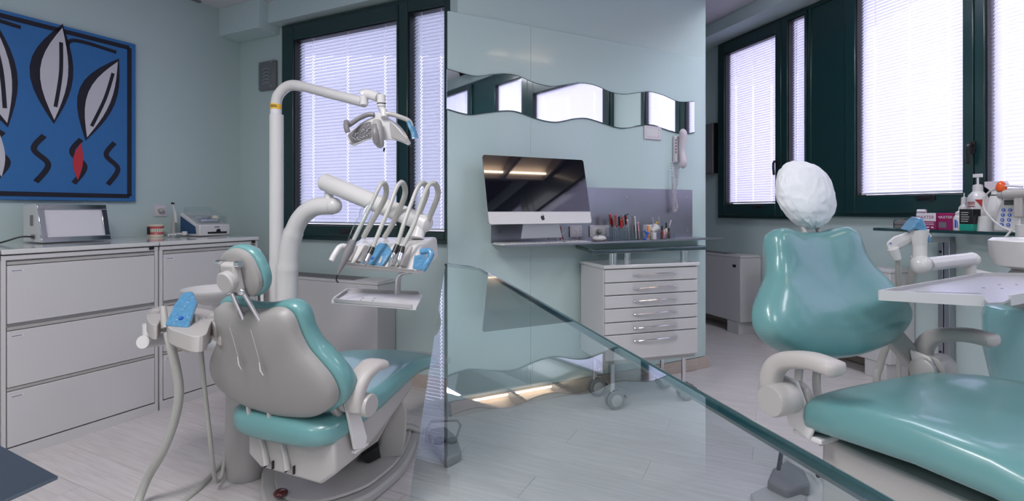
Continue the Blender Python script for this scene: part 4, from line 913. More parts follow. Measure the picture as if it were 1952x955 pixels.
mb = MB(); mb.tube([P(694, 200, zl), P(694, 184, zl)], .018, 14); mb.tube(smooth([P(690, 183, zl), P(700, 179, zl), P(722, 186, zl - .03)], 4), .021, 14); mb.cyl(P(727, 181, zl - .04), P(727, 203, zl - .04), .0185, 18); mb.tube(smooth([P(726, 203, zl - .04), P(731, 212, zl - .04), P(733, 224, zl - .05)], 4), .015, 12); wb_(mb, 'light_joint', 'white')
mb = MB(); mb.cyl(P(727, 197, zl - .04), P(727, 199, zl - .04), .0192, 18); wb_(mb, 'joint_ring', 'black')
# lamp head: curved wing shell
zh = zl - .05
def wing(m, name, upp, low, zf, th, par=U, yb=0): 
    mb = MB(); pts = [(v.x, v.y) for v in smooth([(a, b, 0) for a, b in upp], 4)] + [(v.x, v.y) for v in smooth([(a, b, 0) for a, b in low], 4)]
    a = [P(x, y, zf + .0007 * abs(x - 720)) for x, y in pts]; mb.prism(a, [p + Vector((0, th, .012)) for p in a]); return wb_(mb, name, m, par, bevel=.004)
K = lambda a, b: (590 + a / 6.823, 160 + b / 6.823)
head = wing('white', 'operating_light', [K(475, 670), K(560, 590), K(700, 490), K(830, 430), K(860, 385), K(930, 385), K(960, 430), K(1080, 500), K(1200, 620), K(1290, 780)], [K(1290, 805), K(1180, 755), K(1060, 725), K(930, 740), K(800, 725), K(680, 760), K(565, 808), K(520, 760)], zh, .05)
wing('dgrey', 'lamp_lens', [K(500, 680), K(600, 600), K(740, 520), K(800, 515)], [K(800, 700), K(700, 725), K(580, 770), K(530, 740)], zh - .004, .006, head)
wing('grey', 'lamp_lens', [K(1040, 520), K(1110, 580), K(1200, 680), K(1270, 770)], [K(1180, 735), K(1060, 690)], zh - .004, .006, head)
mb = MB()
random.seed(3)
for i in range(46):
    u = random.random(); v = random.random(); x = 530 + 260 * u; yy = 745 - 165 * u + (v - .5) * (90 + 60 * u); p = P(*K(x, yy), zh - .006 + .0007 * abs(K(x, 0)[0] - 720)); mb.ball(p, (.006, .004, .004), 5, 4)
wb_(mb, 'reflector_facets', 'chrome', head)['kind'] = 'stuff'
mb = MB(); mb.tube(smooth([P(*K(880, 500), zh - .01), P(*K(880, 620), zh - .03), P(*K(900, 740), zh - .025), P(*K(930, 800), zh - .01)], 4), [.018, .021, .023, .024, .025, .025, .025, .024, .023, .021, .019, .017, .014], 14, flat=1.3); ho = wb_(mb, 'lamp_housing', 'grey', head)
mb = MB(); mb.tube(smooth([P(*K(860, 530), zh - .045), P(*K(860, 640), zh - .062), P(*K(875, 770), zh - .055)], 4), .013, 10, flat=.6); wb_(mb, 'sensor_window', 'dgrey', head)
mb = MB(); mb.tube([P(*K(975, 830), zh), P(*K(965, 880), zh)], .004, 8); wb_(mb, 'switch_stick', 'black', head)
mb = MB(); mb.tube(smooth([P(*K(840, 400), zh), P(*K(760, 400), zh), P(*K(640, 450), zh), P(*K(520, 530), zh - .02), P(*K(485, 520), zh - .04)], 4), .010, 10); mb.tube(smooth([P(*K(480, 490), zh - .04), P(*K(478, 560), zh - .06), P(*K(500, 630), zh - .06)], 4), .011, 10); wb_(mb, 'handle', 'dgrey', head)
mb = MB(); mb.tube(smooth([P(*K(960, 400), zh), P(*K(1040, 390), zh), P(*K(1180, 430), zh), P(*K(1290, 480), zh - .02), P(*K(1330, 560), zh - .04)], 4), .010, 10); wb_(mb, 'handle', 'grey', head)
mb = MB(); mb.tube(smooth([P(*K(1290, 490), zh - .03), P(*K(1330, 570), zh - .04), P(*K(1360, 640), zh - .04), P(*K(1375, 710), zh - .04)], 4), [.010, .012, .013, .014, .015, .015, .014, .015, .016, .015, .017, .016, .018][:13], 9, flat=.7); o = wb_(mb, 'handle_film', 'film', head); o['label'] = 'crumpled blue protective film on the lamp handle'
# curved delivery arm
mb = MB(); mb.tube(smooth([P(546, 760, 2.64), P(547, 560, 2.62), P(549, 500, 2.6), P(556, 455, 2.58), P(573, 416, 2.55), P(600, 395, 2.52), P(634, 392, 2.5)], 7), [.052] * 14 + [.047] * 10 + [.043] * 19, 20); wb_(mb, 'curved_arm', 'white')
mb = MB(); mb.tube([P(627, 394, 2.5), P(627, 378, 2.5), P(627, 360, 2.5)], [.034, .022, .017], 16); mb.ball(P(636, 392, 2.49), .040, 16, 10); wb_(mb, 'arm_joint', 'white')
mb = MB(); A0, A1 = P(620, 347, 2.5), P(812, 427, 2.2); d_ = (A1 - A0).normalized()
mb.tube([A0 - d_ * .02, A0 - d_ * .012, A0, A1, A1 + d_ * .012, A1 + d_ * .02], [.02, .034, .043, .037, .032, .018], 22); wb_(mb, 'spring_arm', 'white')
mb = MB(); mb.ball(P(624, 359, 2.45), .004, 8, 6); wb_(mb, 'arm_screw', 'black')
mb = MB(); mb.tube([P(800, 432, 2.2), P(795, 455, 2.18)], [.022, .030], 14); wb_(mb, 'console_neck', 'white')
# console
def lq(a, b, t): return a.lerp(b, t)
Lr = [P(668, 466, 2.16), P(655, 505, 2.08), P(668, 512, 2.14), P(690, 505, 2.36), P(690, 452, 2.40)]
Rr = [P(803, 466, 2.02), P(790, 520, 1.95), P(806, 522, 2.0), P(838, 490, 2.2), P(834, 451, 2.26)]
mb = MB(); mb.loft([Lr, [lq(a, b, .5) for a, b in zip(Lr, Rr)], Rr]); con = wb_(mb, 'instrument_console', 'white', bevel=.014, seg=3)
mb = MB(); TL, BL, TR, BR = Lr[0], Lr[1], Rr[0], Rr[1]; nrm = (TR - TL).cross(BL - TL).normalized()
if nrm.y > 0: nrm = -nrm
fpnt = lambda u, v, d=0: lq(lq(TL, TR, u), lq(BL, BR, u), v) + nrm * d
for k in range(6):
    u = .10 + k * .155; mb = MB(); mb.tube([fpnt(u, .12, .004), fpnt(u - .035, .86, .006)], [.009, .012], 10); wb_(mb, 'instrument_holder', 'pad', con)
mb = MB(); mb.prism([fpnt(-.01, 1.0, .0), fpnt(1.0, 1.0, 0), fpnt(1.0, .93, .0), fpnt(-.01, .93, 0)], [fpnt(-.01, 1.0, .02), fpnt(1.0, 1.0, .02), fpnt(1.0, .95, .012), fpnt(-.01, .95, .012)]); wb_(mb, 'console_lip', 'pad', con, bevel=.003)
mb = MB(); ff = [(.28, .95), (.36, .35), (.46, .02), (.56, .05), (.66, .35), (.58, .95)]; mb.prism([fpnt(u, v, .006) for u, v in ff], [fpnt(u, v, .016) for u, v in ff]); kf = wb_(mb, 'keypad_film', 'film', con, bevel=.004); kf['label'] = 'blue wrinkled film over the keypad'
mb = MB(); mb.ball(fpnt(.42, .70, .017), .006, 10, 6); wb_(mb, 'key_button', 'cyan', con)
mb = MB(); mb.tube(smooth([P(665, 472, 2.1), P(650, 470, 2.08), P(640, 482, 2.06), P(632, 497, 2.05)], 4), .012, 12); wb_(mb, 'console_handle', 'white', con)
mb = MB(); mb.tube(smooth([P(803, 480, 1.98), P(816, 478, 1.97), P(822, 485, 1.96), P(812, 505, 1.95), P(806, 514, 1.95)], 4), .012, 12); o = wb_(mb, 'console_handle', 'film', con); o['label'] = 'handle wrapped in blue film'
mb = MB(); a = [P(790, 487, 1.955), P(812, 484, 1.965), P(806, 515, 1.955), P(786, 512, 1.94)]; mb.prism(a, [p + Vector((.002, -.008, 0)) for p in a]); wb_(mb, 'side_film', 'film', con)
hoses = [([(693, 452, 2.3), (712, 418, 2.26), (733, 380, 2.2), (736, 358, 2.16), (731, 349, 2.12), (724, 355, 2.1), (709, 386, 2.08), (690, 425, 2.05), (674, 458, 2.03)], (643, 524), 'sleeve'),
         ([(733, 452, 2.28), (752, 420, 2.24), (770, 378, 2.18), (772, 358, 2.15), (765, 348, 2.1), (756, 358, 2.08), (745, 388, 2.05), (726, 434, 2.02), (710, 473, 2.0)], (694, 507), 'steel'),
         ([(783, 450, 2.24), (800, 405, 2.2), (813, 370, 2.16), (812, 354, 2.12), (804, 349, 2.08), (795, 360, 2.06), (785, 385, 2.04), (770, 426, 2.0), (757, 469, 1.98)], (741, 509), 'chrome'),
         ([(801, 456, 2.22), (820, 412, 2.18), (834, 375, 2.12), (833, 356, 2.09), (825, 349, 2.05), (815, 357, 2.03), (804, 385, 2.01), (788, 430, 1.98), (767, 472, 1.96)], (758, 504), 'chrome')]
for pts, tip, kind in hoses:
    pth = smooth([P(*p) for p in pts], 6); n = len(pth); rs = [.0115 if i < n * .5 else .0085 for i in range(n)]
    mb = MB(); mb.tube(pth, rs, 10); hz_ = wb_(mb, 'hose', 'hose', con)
    e = P(tip[0], tip[1], pts[-1][2] - .03); s_ = pth[-1]
    if kind == 'sleeve':
        mb = MB(); mb.tube([s_.lerp(e, .0), s_.lerp(e, .3), s_.lerp(e, .75), s_.lerp(e, .97), e], [.014, .019, .010, .004, .003], 12); wb_(mb, 'handpiece', 'dgrey', con)
        mb = MB(); mb.tube([P(709, 386, 2.07), P(700, 400, 2.06), P(676, 455, 2.03), P(668, 466, 2.02)], [.012, .024, .024, .016], 10); o = wb_(mb, 'plastic_sleeve', 'clear', con)
        mb = MB(); mb.tube([e, e + Vector((-.004, 0, -.02)), e + Vector((.004, 0, -.03))], .003, 6); wb_(mb, 'suction_tip', 'black', con)
    else:
        mb = MB(); mb.tube([s_.lerp(e, -.05), s_.lerp(e, .35)], [.010, .0115], 12); wb_(mb, 'coupling', 'black', con)
        mb = MB(); mb.tube([s_.lerp(e, .35), s_.lerp(e, .75), s_.lerp(e, .82), e], [.011, .011, .007, .005], 12); wb_(mb, 'handpiece', kind, con)
# tray
mb = MB(); th_ = .85
tp_ = lambda px, py: P(px, py, (EYE - th_) * F / (py - HZ))
tc = [tp_(632, 575), tp_(661, 555), tp_(806, 561), tp_(793, 588)]
mb.prism(tc, [p - Vector((0, 0, .006)) for p in tc]); tr = wb_(mb, 'tray', 'cab')
mb = MB()
for a, b in ((0, 1), (1, 2), (0, 3)):
    p, q = tc[a], tc[b]; u = (q - p); nn = Vector((-u.y, u.x, 0)).normalized() * .003
    p = p + u * .04; q = q - u * .04; mb.prism([p - nn, q - nn, q + nn, p + nn], [v + Vector((0, 0, .014)) for v in (p - nn * 3, q - nn * 3, q - nn, p - nn)])
wb_(mb, 'tray_rim', 'cab', tr)
for px, py in ((688, 572), (692, 568), (711, 573), (714, 569)): mb = MB(); mb.cyl(tp_(px, py), tp_(px, py) + Vector((0, 0, .001)), .0035, 8); wb_(mb, 'tray_hole', 'black', tr)
mb = MB(); pa = smooth([P(783, 519, 2.05), P(768, 521, 2.07), P(760, 530, 2.08), P(758, 558, 2.12)], 5); mb.tube(pa, .015, 10, flat=.5); wb_(mb, 'tray_bracket', 'alu')
# cuspidor bowl + faucet
bc_ = P(412, 552, 2.52)
mb = MB(); mb.lathe([(.06, -.065), (.10, -.045), (.145, -.004), (.148, .008), (.138, .006), (.10, -.02), (.0, -.035)], bc_, (0, 0, 1), 36); wb_(mb, 'rinse_bowl', 'white')
mb = MB(); mb.tube(smooth([bc_ + Vector((0, 0, -.06)), bc_ + Vector((.08, .02, -.12)), Vector((-1.24, 2.62, .50))], 5), .035, 14); wb_(mb, 'bowl_support', 'white')
mb = MB(); mb.tube(smooth([P(476, 480, 2.6), P(486, 475, 2.6), P(496, 482, 2.6), P(498, 510, 2.6), P(500, 600, 2.6), Vector((-1.24, 2.6, .48))], 6), .008, 10); wb_(mb, 'water_spout', 'white')
# assistant console
az = .775
ap_ = lambda px, py: P(px, py, (EYE - az) * F / (py - HZ))
pts = [(279, 602), (288, 588), (312, 583), (350, 585), (395, 590), (437, 607), (432, 622), (420, 630), (409, 621), (404, 612), (398, 624), (392, 637), (371, 641), (345, 634), (322, 625), (316, 612), (308, 606), (300, 619), (286, 616)]
a = [v for v in smooth([ap_(*p) for p in pts], 3, True)]
mb = MB(); mb.prism([v - Vector((0, 0, .055)) for v in a], a); ac = wb_(mb, 'assistant_console', 'pad', bevel=.006, seg=2)
for cx_, cy_ in ((296, 597), (420, 612), (404, 606)):
    c_ = ap_(cx_, cy_); mb = MB(); mb.lathe([(.017, -.06), (.022, -.03), (.024, .012), (.018, .014), (.014, .004)], c_, (0, 0, 1), 18); wb_(mb, 'holder_cup', 'grey', ac)
mb = MB(); c_ = P(368, 640, 2.0); mb.lathe([(.07, .0), (.06, -.03), (.03, -.055)], c_, (0, 0, 1), 20); wb_(mb, 'console_boss', 'pad', ac)
mb = MB(); a = [P(318, 624, 1.93), P(336, 588, 2.0), P(352, 562, 2.08), P(370, 560, 2.08), P(378, 580, 2.02), P(361, 629, 1.9)]; mb.prism(a, [v + Vector((.0, -.012, .012)) for v in a]); o = wb_(mb, 'keypad', 'film', ac, bevel=.004); o['label'] = 'keypad under wrinkled blue film'
mb = MB(); mb.ball(P(345, 606, 1.925), .008, 10, 6); wb_(mb, 'key_button', 'cyan', ac)
for dx, dy in ((350, 585), (356, 578), (347, 592), (336, 612), (356, 606), (360, 570), (366, 568), (330, 618)): mb = MB(); mb.ball(P(dx, dy, 1.955 if dy < 600 else 1.915), (.006, .002, .006), 8, 6); wb_(mb, 'key_dome', 'clear', ac)
for x, y0, y1, r_ in ((312, 584, 625, .010), (373, 600, 640, .007)):
    mb = MB(); mb.tube([P(x - 1, y0, 2.0), P(x + 3, y1, 1.98)], [r_, r_ * 1.5], 12); wb_(mb, 'suction_handle', 'grey', ac)
mb = MB(); mb.cyl(P(285, 616, 2.15), P(286, 641, 2.15), .026, 18); mb.cyl(P(272, 652, 2.1), P(330, 644, 2.3), .026, 18); mb.tube([P(330, 644, 2.3), Vector((-1.28, 2.5, .52)), Vector((-1.24, 2.62, .40))], .026, 14); wb_(mb, 'console_arm', 'white', ac)
for pts, r_ in (([(320, 632, 1.98), (327, 665, 1.98), (337, 710, 2.0), (341, 755, 2.02), (330, 810, 2.05), (308, 865, 2.08), (282, 910, 2.12), (262, 960, 2.1), (250, 1000, 1.99)], .0165),
                ([(381, 648, 1.98), (386, 700, 2.0), (393, 770, 2.05), (402, 850, 2.1), (409, 908, 2.2), (415, 918, 2.25), (423, 905, 2.3), (430, 860, 2.35), (433, 800, 2.38), (434, 745, 2.36)], .0085),
                ([(320, 985, 2.045), (350, 957, 2.15), (385, 925, 2.27), (415, 893, 2.42), (437, 860, 2.48), (441, 800, 2.40), (440, 755, 2.36)], .012)):
    mb = MB(); mb.tube(smooth([P(x, y, z) for x, y, z in pts], 6), r_, 12); wb_(mb, 'suction_hose', 'hose', ac)

# foot control + its hose
fc = thing('foot_control', 'grey foot control with wire loop handle on the floor right of the left chair', 'foot pedal', fp(846, 872))
mb = MB(); a = [fp(812, 835), fp(850, 830), fp(872, 850), fp(880, 880), fp(850, 895), fp(835, 875)]; mb.prism([p + Vector((0, 0, .001)) for p in a], [p + Vector((0, 0, .05)) for p in a]); mb.build('housing', 'dgrey', fc, world=True, bevel=.012, seg=3)
mb = MB(); mb.cyl(fp(838, 862) + Vector((0, 0, .05)), fp(838, 862) + Vector((0, 0, .065)), .03, 20); mb.cyl(fp(862, 862) + Vector((0, 0, .05)), fp(862, 862) + Vector((0, 0, .065)), .025, 20); mb.build('pedal_button', 'black', fc, world=True)
mb = MB(); mb.tube([fp(812, 852) + Vector((0, 0, .03)), fp(816, 840) + Vector((0, 0, .07)), fp(822, 836) + Vector((0, 0, .09)), fp(872, 834) + Vector((0, 0, .09)), fp(878, 836) + Vector((0, 0, .07)), fp(868, 856) + Vector((0, 0, .04))], .006, 8); mb.build('loop_handle', 'dgrey', fc, world=True)
mb = MB(); up = lambda p, z: p + Vector((0, 0, z))
mb.tube(smooth([up(fp(820, 838), .05), up(fp(800, 838), .045), up(fp(770, 845), .08), up(fp(735, 875), .085), up(fp(690, 895), .085), up(fp(640, 905), .085), up(fp(560, 900), .08), up(fp(505, 890), .03), up(fp(460, 888), .02), up(fp(448, 875), .02), up(fp(455, 862), .02)], 6), .014, 12); mb.build('hose', 'hose', fc, world=True)

# ================================================================ RIGHT SIDE
# wall box at far wall
s0, z1 = RW.hit(1345, 238, .05); s1, z0 = RW.hit(1361, 330, .05)
t = wthing(RW, 'wall_speaker', 'tall narrow grey box on the wall left of the right-hand windows', 'wall box', s0 - .12, 0, z0)
MB().bx((0, -.07, 0), (s1 - s0 + .12, 0, z1 - z0)).build('housing', 'dgrey', t, bevel=.004); MB().bx((s1 - s0 + .10, -.055, .0), (s1 - s0 + .122, -.002, z1 - z0)).build('side_trim', 'black', t)
# glass shelf
zsh = EYE - .128; so = .30
s0 = RW.hit(1665, 434, so)[0]
gs = wthing(RW, 'glass_shelf', 'dark-edged glass shelf on steel bracket under the right windows', 'shelf', s0, 0, 0); GL = 1.75
MB().bx((0, -so + .003, zsh - .016), (GL, -.012, zsh)).build('glass_sheet', 'glassd', gs)
MB().bx((-.003, -so, zsh - .018), (GL, -so + .003, zsh + .001)).build('edge', 'gedge', gs); MB().bx((-.003, -so, zsh - .018), (0, -.012, zsh + .001)).build('edge', 'gedge', gs)
l0 = RW.hit(1786, 560, .08)[0] - s0; l1 = RW.hit(1808, 560, .02)[0] - s0
br = MB(); br.bx((l0, -.07, 0), (l0 + .030, -.03, zsh - .05)); br.bx((l0 + .036, -.07, 0), (l0 + .07, -.014, zsh - .05)); p_ = br.build('upright', 'steel', gs, bevel=.002)
MB().bx((l0, -so + .05, zsh - .085), (l0 + .07, -.014, zsh - .05)).build('bracket_arm', 'alu', gs, bevel=.002)
MB().cyl((l0 + .03, -.20, zsh - .05), (l0 + .03, -.20, zsh - .016), .012, 14).build('post', 'alu', gs)
for z in (.25, .62, .92): MB().cyl((l0 + .015, -.07, z), (l0 + .015, -.0725, z), .009, 12).build('bolt_hole', 'black', gs)
def onshelf(px, off): s = RW.hit(px, 430, off)[0]; return s, RW.at(s, off, zsh + .0005)
def sz(px, off): q = onshelf(px, off)[1]; return q.y / F       # metres per pixel there
def bottle(px, off, w, hpx, label, m='white', prof=None, name='bottle', cat='bottle'):
    s, q = onshelf(px, off); t = thing(name, label, cat, q, RW.rz + 0, 'bottles on the glass shelf' if cat == 'bottle' else None); k = sz(px, off); r = w / 2 * k; h = hpx * k
    return t, r, h
LTX = lambda r, z: Matrix.Translation((-.0, -r - .0006, z)) @ TXT
# glasses / wire
s, q = onshelf(1712, .22); t = thing('safety_glasses', 'clear safety glasses with thin dark frame at the left end of the glass shelf', 'glasses', q, RW.rz)
mb = MB(); mb.tube([(-.03, 0, .004), (-.03, 0, .05), (.03, 0, .055), (.03, 0, .004), (-.03, 0, .004)], .003, 6); mb.tube(smooth([(-.03, 0, .05), (-.04, .04, .055), (-.03, .10, .01)], 4), .0025, 6); mb.tube(smooth([(.03, 0, .05), (.02, .05, .06), (.02, .10, .01)], 4), .0025, 6); mb.build('wire_frame', 'black', t)
MB().bx((-.028, -.001, .006), (.028, .001, .05)).build('lens', 'clear', t)
s, q = onshelf(1735, .20); t = thing('dark_case', 'flat black case lying left of the white and magenta glove box', 'case', q, RW.rz); MB().bx((-.08, -.04, 0), (.075, .04, .055)).build('shell', 'dgrey', t, bevel=.004); MB().bx((-.082, -.042, .026), (.077, .042, .029)).build('seam', 'black', t)
# MAXTER boxes
def glove_box(px0, px1, off, hgt, label, front_white):
    s0_, _ = RW.hit(px0, 430, off); s1_, _ = RW.hit(px1, 430, off); t = thing('glove_box', label, 'box', mx=RW.M4(s0_, off, zsh + .0005), group='glove boxes on the glass shelf'); wd = s1_ - s0_
    MB().bx((0, 0, 0), (wd, .10, hgt)).build('carton', 'magenta', t, bevel=.002)
    if front_white:
        MB().bx((-.0, -.001, hgt * .50), (wd, .0005, hgt)).build('white_band', 'paper', t)
        text('MAXTER', wd * .235, 'magenta', t, Matrix.Translation((wd * .47, -.0012, hgt * .73)) @ TXT)
        for k in range(4): MB().bx((wd * (.10 + .22 * k), -.0012, hgt * .09), (wd * (.22 + .22 * k), -.0002, hgt * .17)).build('print_mark', 'paper', t)
        [MB().bx((wd * .18, -.0012, hgt * z_), (wd * .9, -.0002, hgt * (z_ + .035))).build('print_line', 'paper', t) for z_ in (.38, .28)]
    else:
        text('MAXTER', wd * .24, 'paper', t, Matrix.Translation((wd * .5, -.0008, hgt * .74)) @ TXT)
        MB().bx((wd * .12, -.0012, hgt * .12), (wd * .6, -.0002, hgt * .45)).build('print_panel', 'ltext', t)
    return t
glove_box(1747, 1784, .22, .107, 'glove box with white MAXTER band over magenta base', True)
glove_box(1785.5, 1817, .20, .107, 'all-magenta MAXTER glove box beside the white-banded one', False)
s, q = onshelf(1757, .17); t = thing('cotton_roll', 'small white roll lying on top of the white-banded glove box', 'roll', q + Vector((0, 0, .107)), RW.rz); mb = MB(); mb.cyl((-.025, 0, .012), (.025, 0, .012), .012, 14); mb.build('roll', 'cover', t)
# dropper bottle
t, r, h = bottle(1829, .22, 19, 44, 'short white dropper bottle with pointed tip and blue print on the glass shelf')
MB().lathe([(r, 0), (r, h * .55), (r * .75, h * .64), (r * .62, h * .66)], seg=20).build('body', 'white', t); MB().lathe([(r * .7, h * .64), (r * .68, h * .78), (r * .2, h * .84), (r * .12, h)], seg=16).build('dropper_cap', 'white', t)
MB().bx((-r * .25, -r - .0006, h * .12), (r * .1, -r + .002, h * .46)).build('print_line', 'cyan', t); MB().bx((r * .2, -r - .0006, h * .12), (r * .3, -r + .002, h * .40)).build('print_line', 'cyan', t)
t, r, h = bottle(1849, .23, 23, 46, 'dark square bottle with bright green base, clear cap', name='bottle')
MB().bx((-r, -r, 0), (r, r, h * .28)).build('green_base', 'grn', t, bevel=.003); MB().bx((-r, -r, h * .28), (r, r, h * .9)).build('dark_label', 'black', t, bevel=.003); MB().lathe([(r * .9, h * .9), (r * .7, h * 1.0), (r * .5, h * 1.25), (r * .3, h * 1.5)], seg=16).build('clear_cap', 'clear', t)
for k in range(5): MB().bx((-r * .7, -r - .0006, h * (.38 + .09 * k)), (r * (.3 + .1 * (k % 3)), -r, h * (.41 + .09 * k))).build('print_line', 'hose', t)
t, r, h = bottle(1838, .07, 17, 68, 'slim white nozzle bottle standing behind the dark green-based bottle')
MB().lathe([(r, 0), (r, h * .62), (r * .6, h * .70), (r * .5, h * .72)], seg=18).build('body', 'white', t); MB().lathe([(r * .6, h * .70), (r * .55, h * .9), (r * .15, h * .92), (r * .12, h * 1.03)], seg=14).build('nozzle', 'white', t)
t, r, h = bottle(1864, .10, 32, 86, 'large white pump soap bottle with red corner on its label')
MB().lathe([(r * .96, 0), (r, .005), (r, h * .70), (r * .85, h * .78), (r * .5, h * .86), (r * .42, h * .88)], seg=26).build('body', 'white', t); MB().lathe([(r * .5, h * .86), (r * .48, h * 1.0), (r * .2, h * 1.02)], seg=16).build('collar', 'white', t)
mb = MB(); mb.cyl((0, 0, h * 1.0), (0, 0, h * 1.20), r * .12, 10); mb.bx((-r * .45, -.008, h * 1.17), (r * .45, .008, h * 1.25)); mb.build('pump', 'white', t, bevel=.003)
MB().prism([Vector((r * .3, -r - .001, h * .68)), Vector((r * .85, -r * .6, h * .68)), Vector((r * .8, -r * .65, h * .52))], [Vector((r * .3, -r - .003, h * .68)), Vector((r * .85, -r * .6 - .003, h * .68)), Vector((r * .8, -r * .65 - .003, h * .52))]).build('red_corner', 'red', t)
[MB().bx((-r * .45, -r - .0008, h * z_), (r * .25, -r + .006, h * (z_ + .02))).build('print_line', 'red', t) for z_ in (.61, .575, .52)]
t, r, h = bottle(1878, .20, 26, 28, 'plain white paper cup on the shelf in front of the soap bottle', name='cup', cat='cup')
MB().lathe([(r * .75, 0), (r * 1.0, h * .98)][::-1] and [(r, 0), (r * .78, h)], seg=24).build('cup_body', 'white', t); MB().lathe([(r * .5, 0), (r * .5, .002)], (0, 0, h), seg=16).build('cup_base', 'paper', t)
t, r, h = bottle(1898, .06, 34, 84, 'white trigger spray bottle beneath the right window handle', name='spray_bottle')
MB().lathe([(r * .95, 0), (r, .01), (r, h * .4), (r * .75, h * .65), (r * .38, h * .84), (r * .38, h * .9)], seg=24).build('body', 'white', t)
mb = MB(); mb.prism([Vector((x, -.02, z)) for x, z in ((-r * .9, h * 1.0), (-r * .9, h * 1.12), (r * .9, h * 1.12), (r * 1.1, h * 1.04), (r * .4, h * .9), (-r * .3, h * .9))], [Vector((x, .02, z)) for x, z in ((-r * .9, h * 1.0), (-r * .9, h * 1.12), (r * .9, h * 1.12), (r * 1.1, h * 1.04), (r * .4, h * .9), (-r * .3, h * .9))]); mb.build('trigger_head', 'phone', t, bevel=.003)
# control device with keypad
s0_, _ = RW.hit(1893, 430, .25); t = thing('laser_device', 'white tabletop device with small display and blue keys at the right end of the shelf', 'device', mx=RW.M4(s0_, .25, zsh + .0005)); k = sz(1920, .25); dh = 78 * k; dw = .30
mb = MB(); pf = [(0, 0), (0, .02), (.02, dh * .55), (.055, dh * .95), (.09, dh), (dw, dh), (dw, 0)]; mb.prism([Vector((x, 0, z)) for x, z in pf], [Vector((x, .12, z)) for x, z in pf]); mb.build('housing', 'white', t, bevel=.01)
MB().bx((.055, -.003, dh * .66), (.10, .001, dh * .78)).build('display', 'lcd', t)
for i in range(4):
    for j in range(2): MB().cyl((.052 + .032 * j - i * .003, .0, dh * (.54 - .12 * i)), (.052 + .032 * j - i * .003, -.004, dh * (.54 - .12 * i)), .009, 14).build('key', 'cyan', t); MB().cyl((.052 + .032 * j - i * .003, -.004, dh * (.54 - .12 * i)), (.052 + .032 * j - i * .003, -.0045, dh * (.54 - .12 * i)), .004, 10).build('key_symbol', 'paper', t)
gx, gz_ = .13, dh * .92
gun = MB(); gun.cyl((gx - .05, -.045, gz_), (gx + .13, -.045, gz_ + .005), .028, 18); g0 = gun.build('curing_gun', 'pad', t, bevel=.003)
MB().bx((gx + .0, -.062, gz_ - .13), (gx + .04, -.03, gz_ - .01)).build('gun_grip', 'pad', t, bevel=.006)
MB().cyl((gx - .075, -.045, gz_ - .0), (gx - .05, -.045, gz_), .024, 16).build('gun_nozzle', 'grey', t)
o = MB().lathe([(.004, 0), (.022, .012), (.026, .03), (.018, .055), (.004, .066)], (gx - .062, -.05, gz_ + .01), (0, 0, 1), 18); o.build('light_shield', 'orange', t)['label'] = 'orange oval light shield'
MB().bx((gx - .125, -.05, gz_ - .006), (gx - .06, -.04, gz_ + .0)).build('light_tip', 'black', t)
mb = MB(); mb.tube(smooth([(gx + .02, -.046, gz_ - .12), (gx + .02, -.05, gz_ - .19), (gx - .0, -.05, gz_ - .21), (gx - .08, -.05, gz_ - .17), (gx - .145, -.05, gz_ - .08), (gx - .135, -.05, gz_ - .0), (gx - .06, -.055, gz_ + .045), (gx + .04, -.055, gz_ + .04)], 7), .0055, 8); mb.build('cable', 'white', t)
mb = MB(); mb.tube(smooth([(gx - .0, -.07, zsh * 0 + .02), (gx - .03, -.08, -.03), (gx - .06, -.09, -.06), (gx - .02, -.08, -.075), (gx + .06, -.07, -.03), (gx + .12, -.06, .03)], 7), .0055, 8); mb.build('cable', 'white', t)

# right dental unit
U2 = thing('dental_unit', 'white and teal dental unit at the right edge carrying tray and assistant console', 'dental unit', (2.13, 2.12, 0))
w2 = lambda mb, n, m, par=U2, **k: mb.build(n, m, par, world=True, **k)
mb = MB(); mb.lathe([(.16, .002), (.15, .05), (.13, .30), (.14, .45), (.172, .62), (.175, .76), (.165, .80), (.12, .812)], (2.13, 2.12, 0), (0, 0, 1), 40); w2(mb, 'pedestal', 'tealp')
mb = MB(); mb.cyl((2.13, 2.12, .80), (2.13, 2.12, .86), .12, 32); w2(mb, 'collar', 'grey', bevel=.006)
mb = MB(); mb.cyl((2.13, 2.12, .85), (2.13, 2.12, 1.14), .07, 28); w2(mb, 'column', 'white')
c_ = Vector((1.99, 2.02, EYE - .155)); mb = MB(); mb.lathe([(.05, -.075), (.10, -.060), (.115, -.02), (.118, .035), (.105, .045), (.0, .05)], c_, (0, 0, 1), 32); w2(mb, 'rinse_bowl', 'white')
mb = MB(); mb.lathe([(.09, -.13), (.05, -.08), (.045, -.07)], c_, (0, 0, 1), 24); w2(mb, 'bowl_base', 'grey')
mb = MB(); mb.bx((2.0, 2.0, .86), (2.14, 2.14, .94)); w2(mb, 'bowl_support', 'grey', bevel=.01)
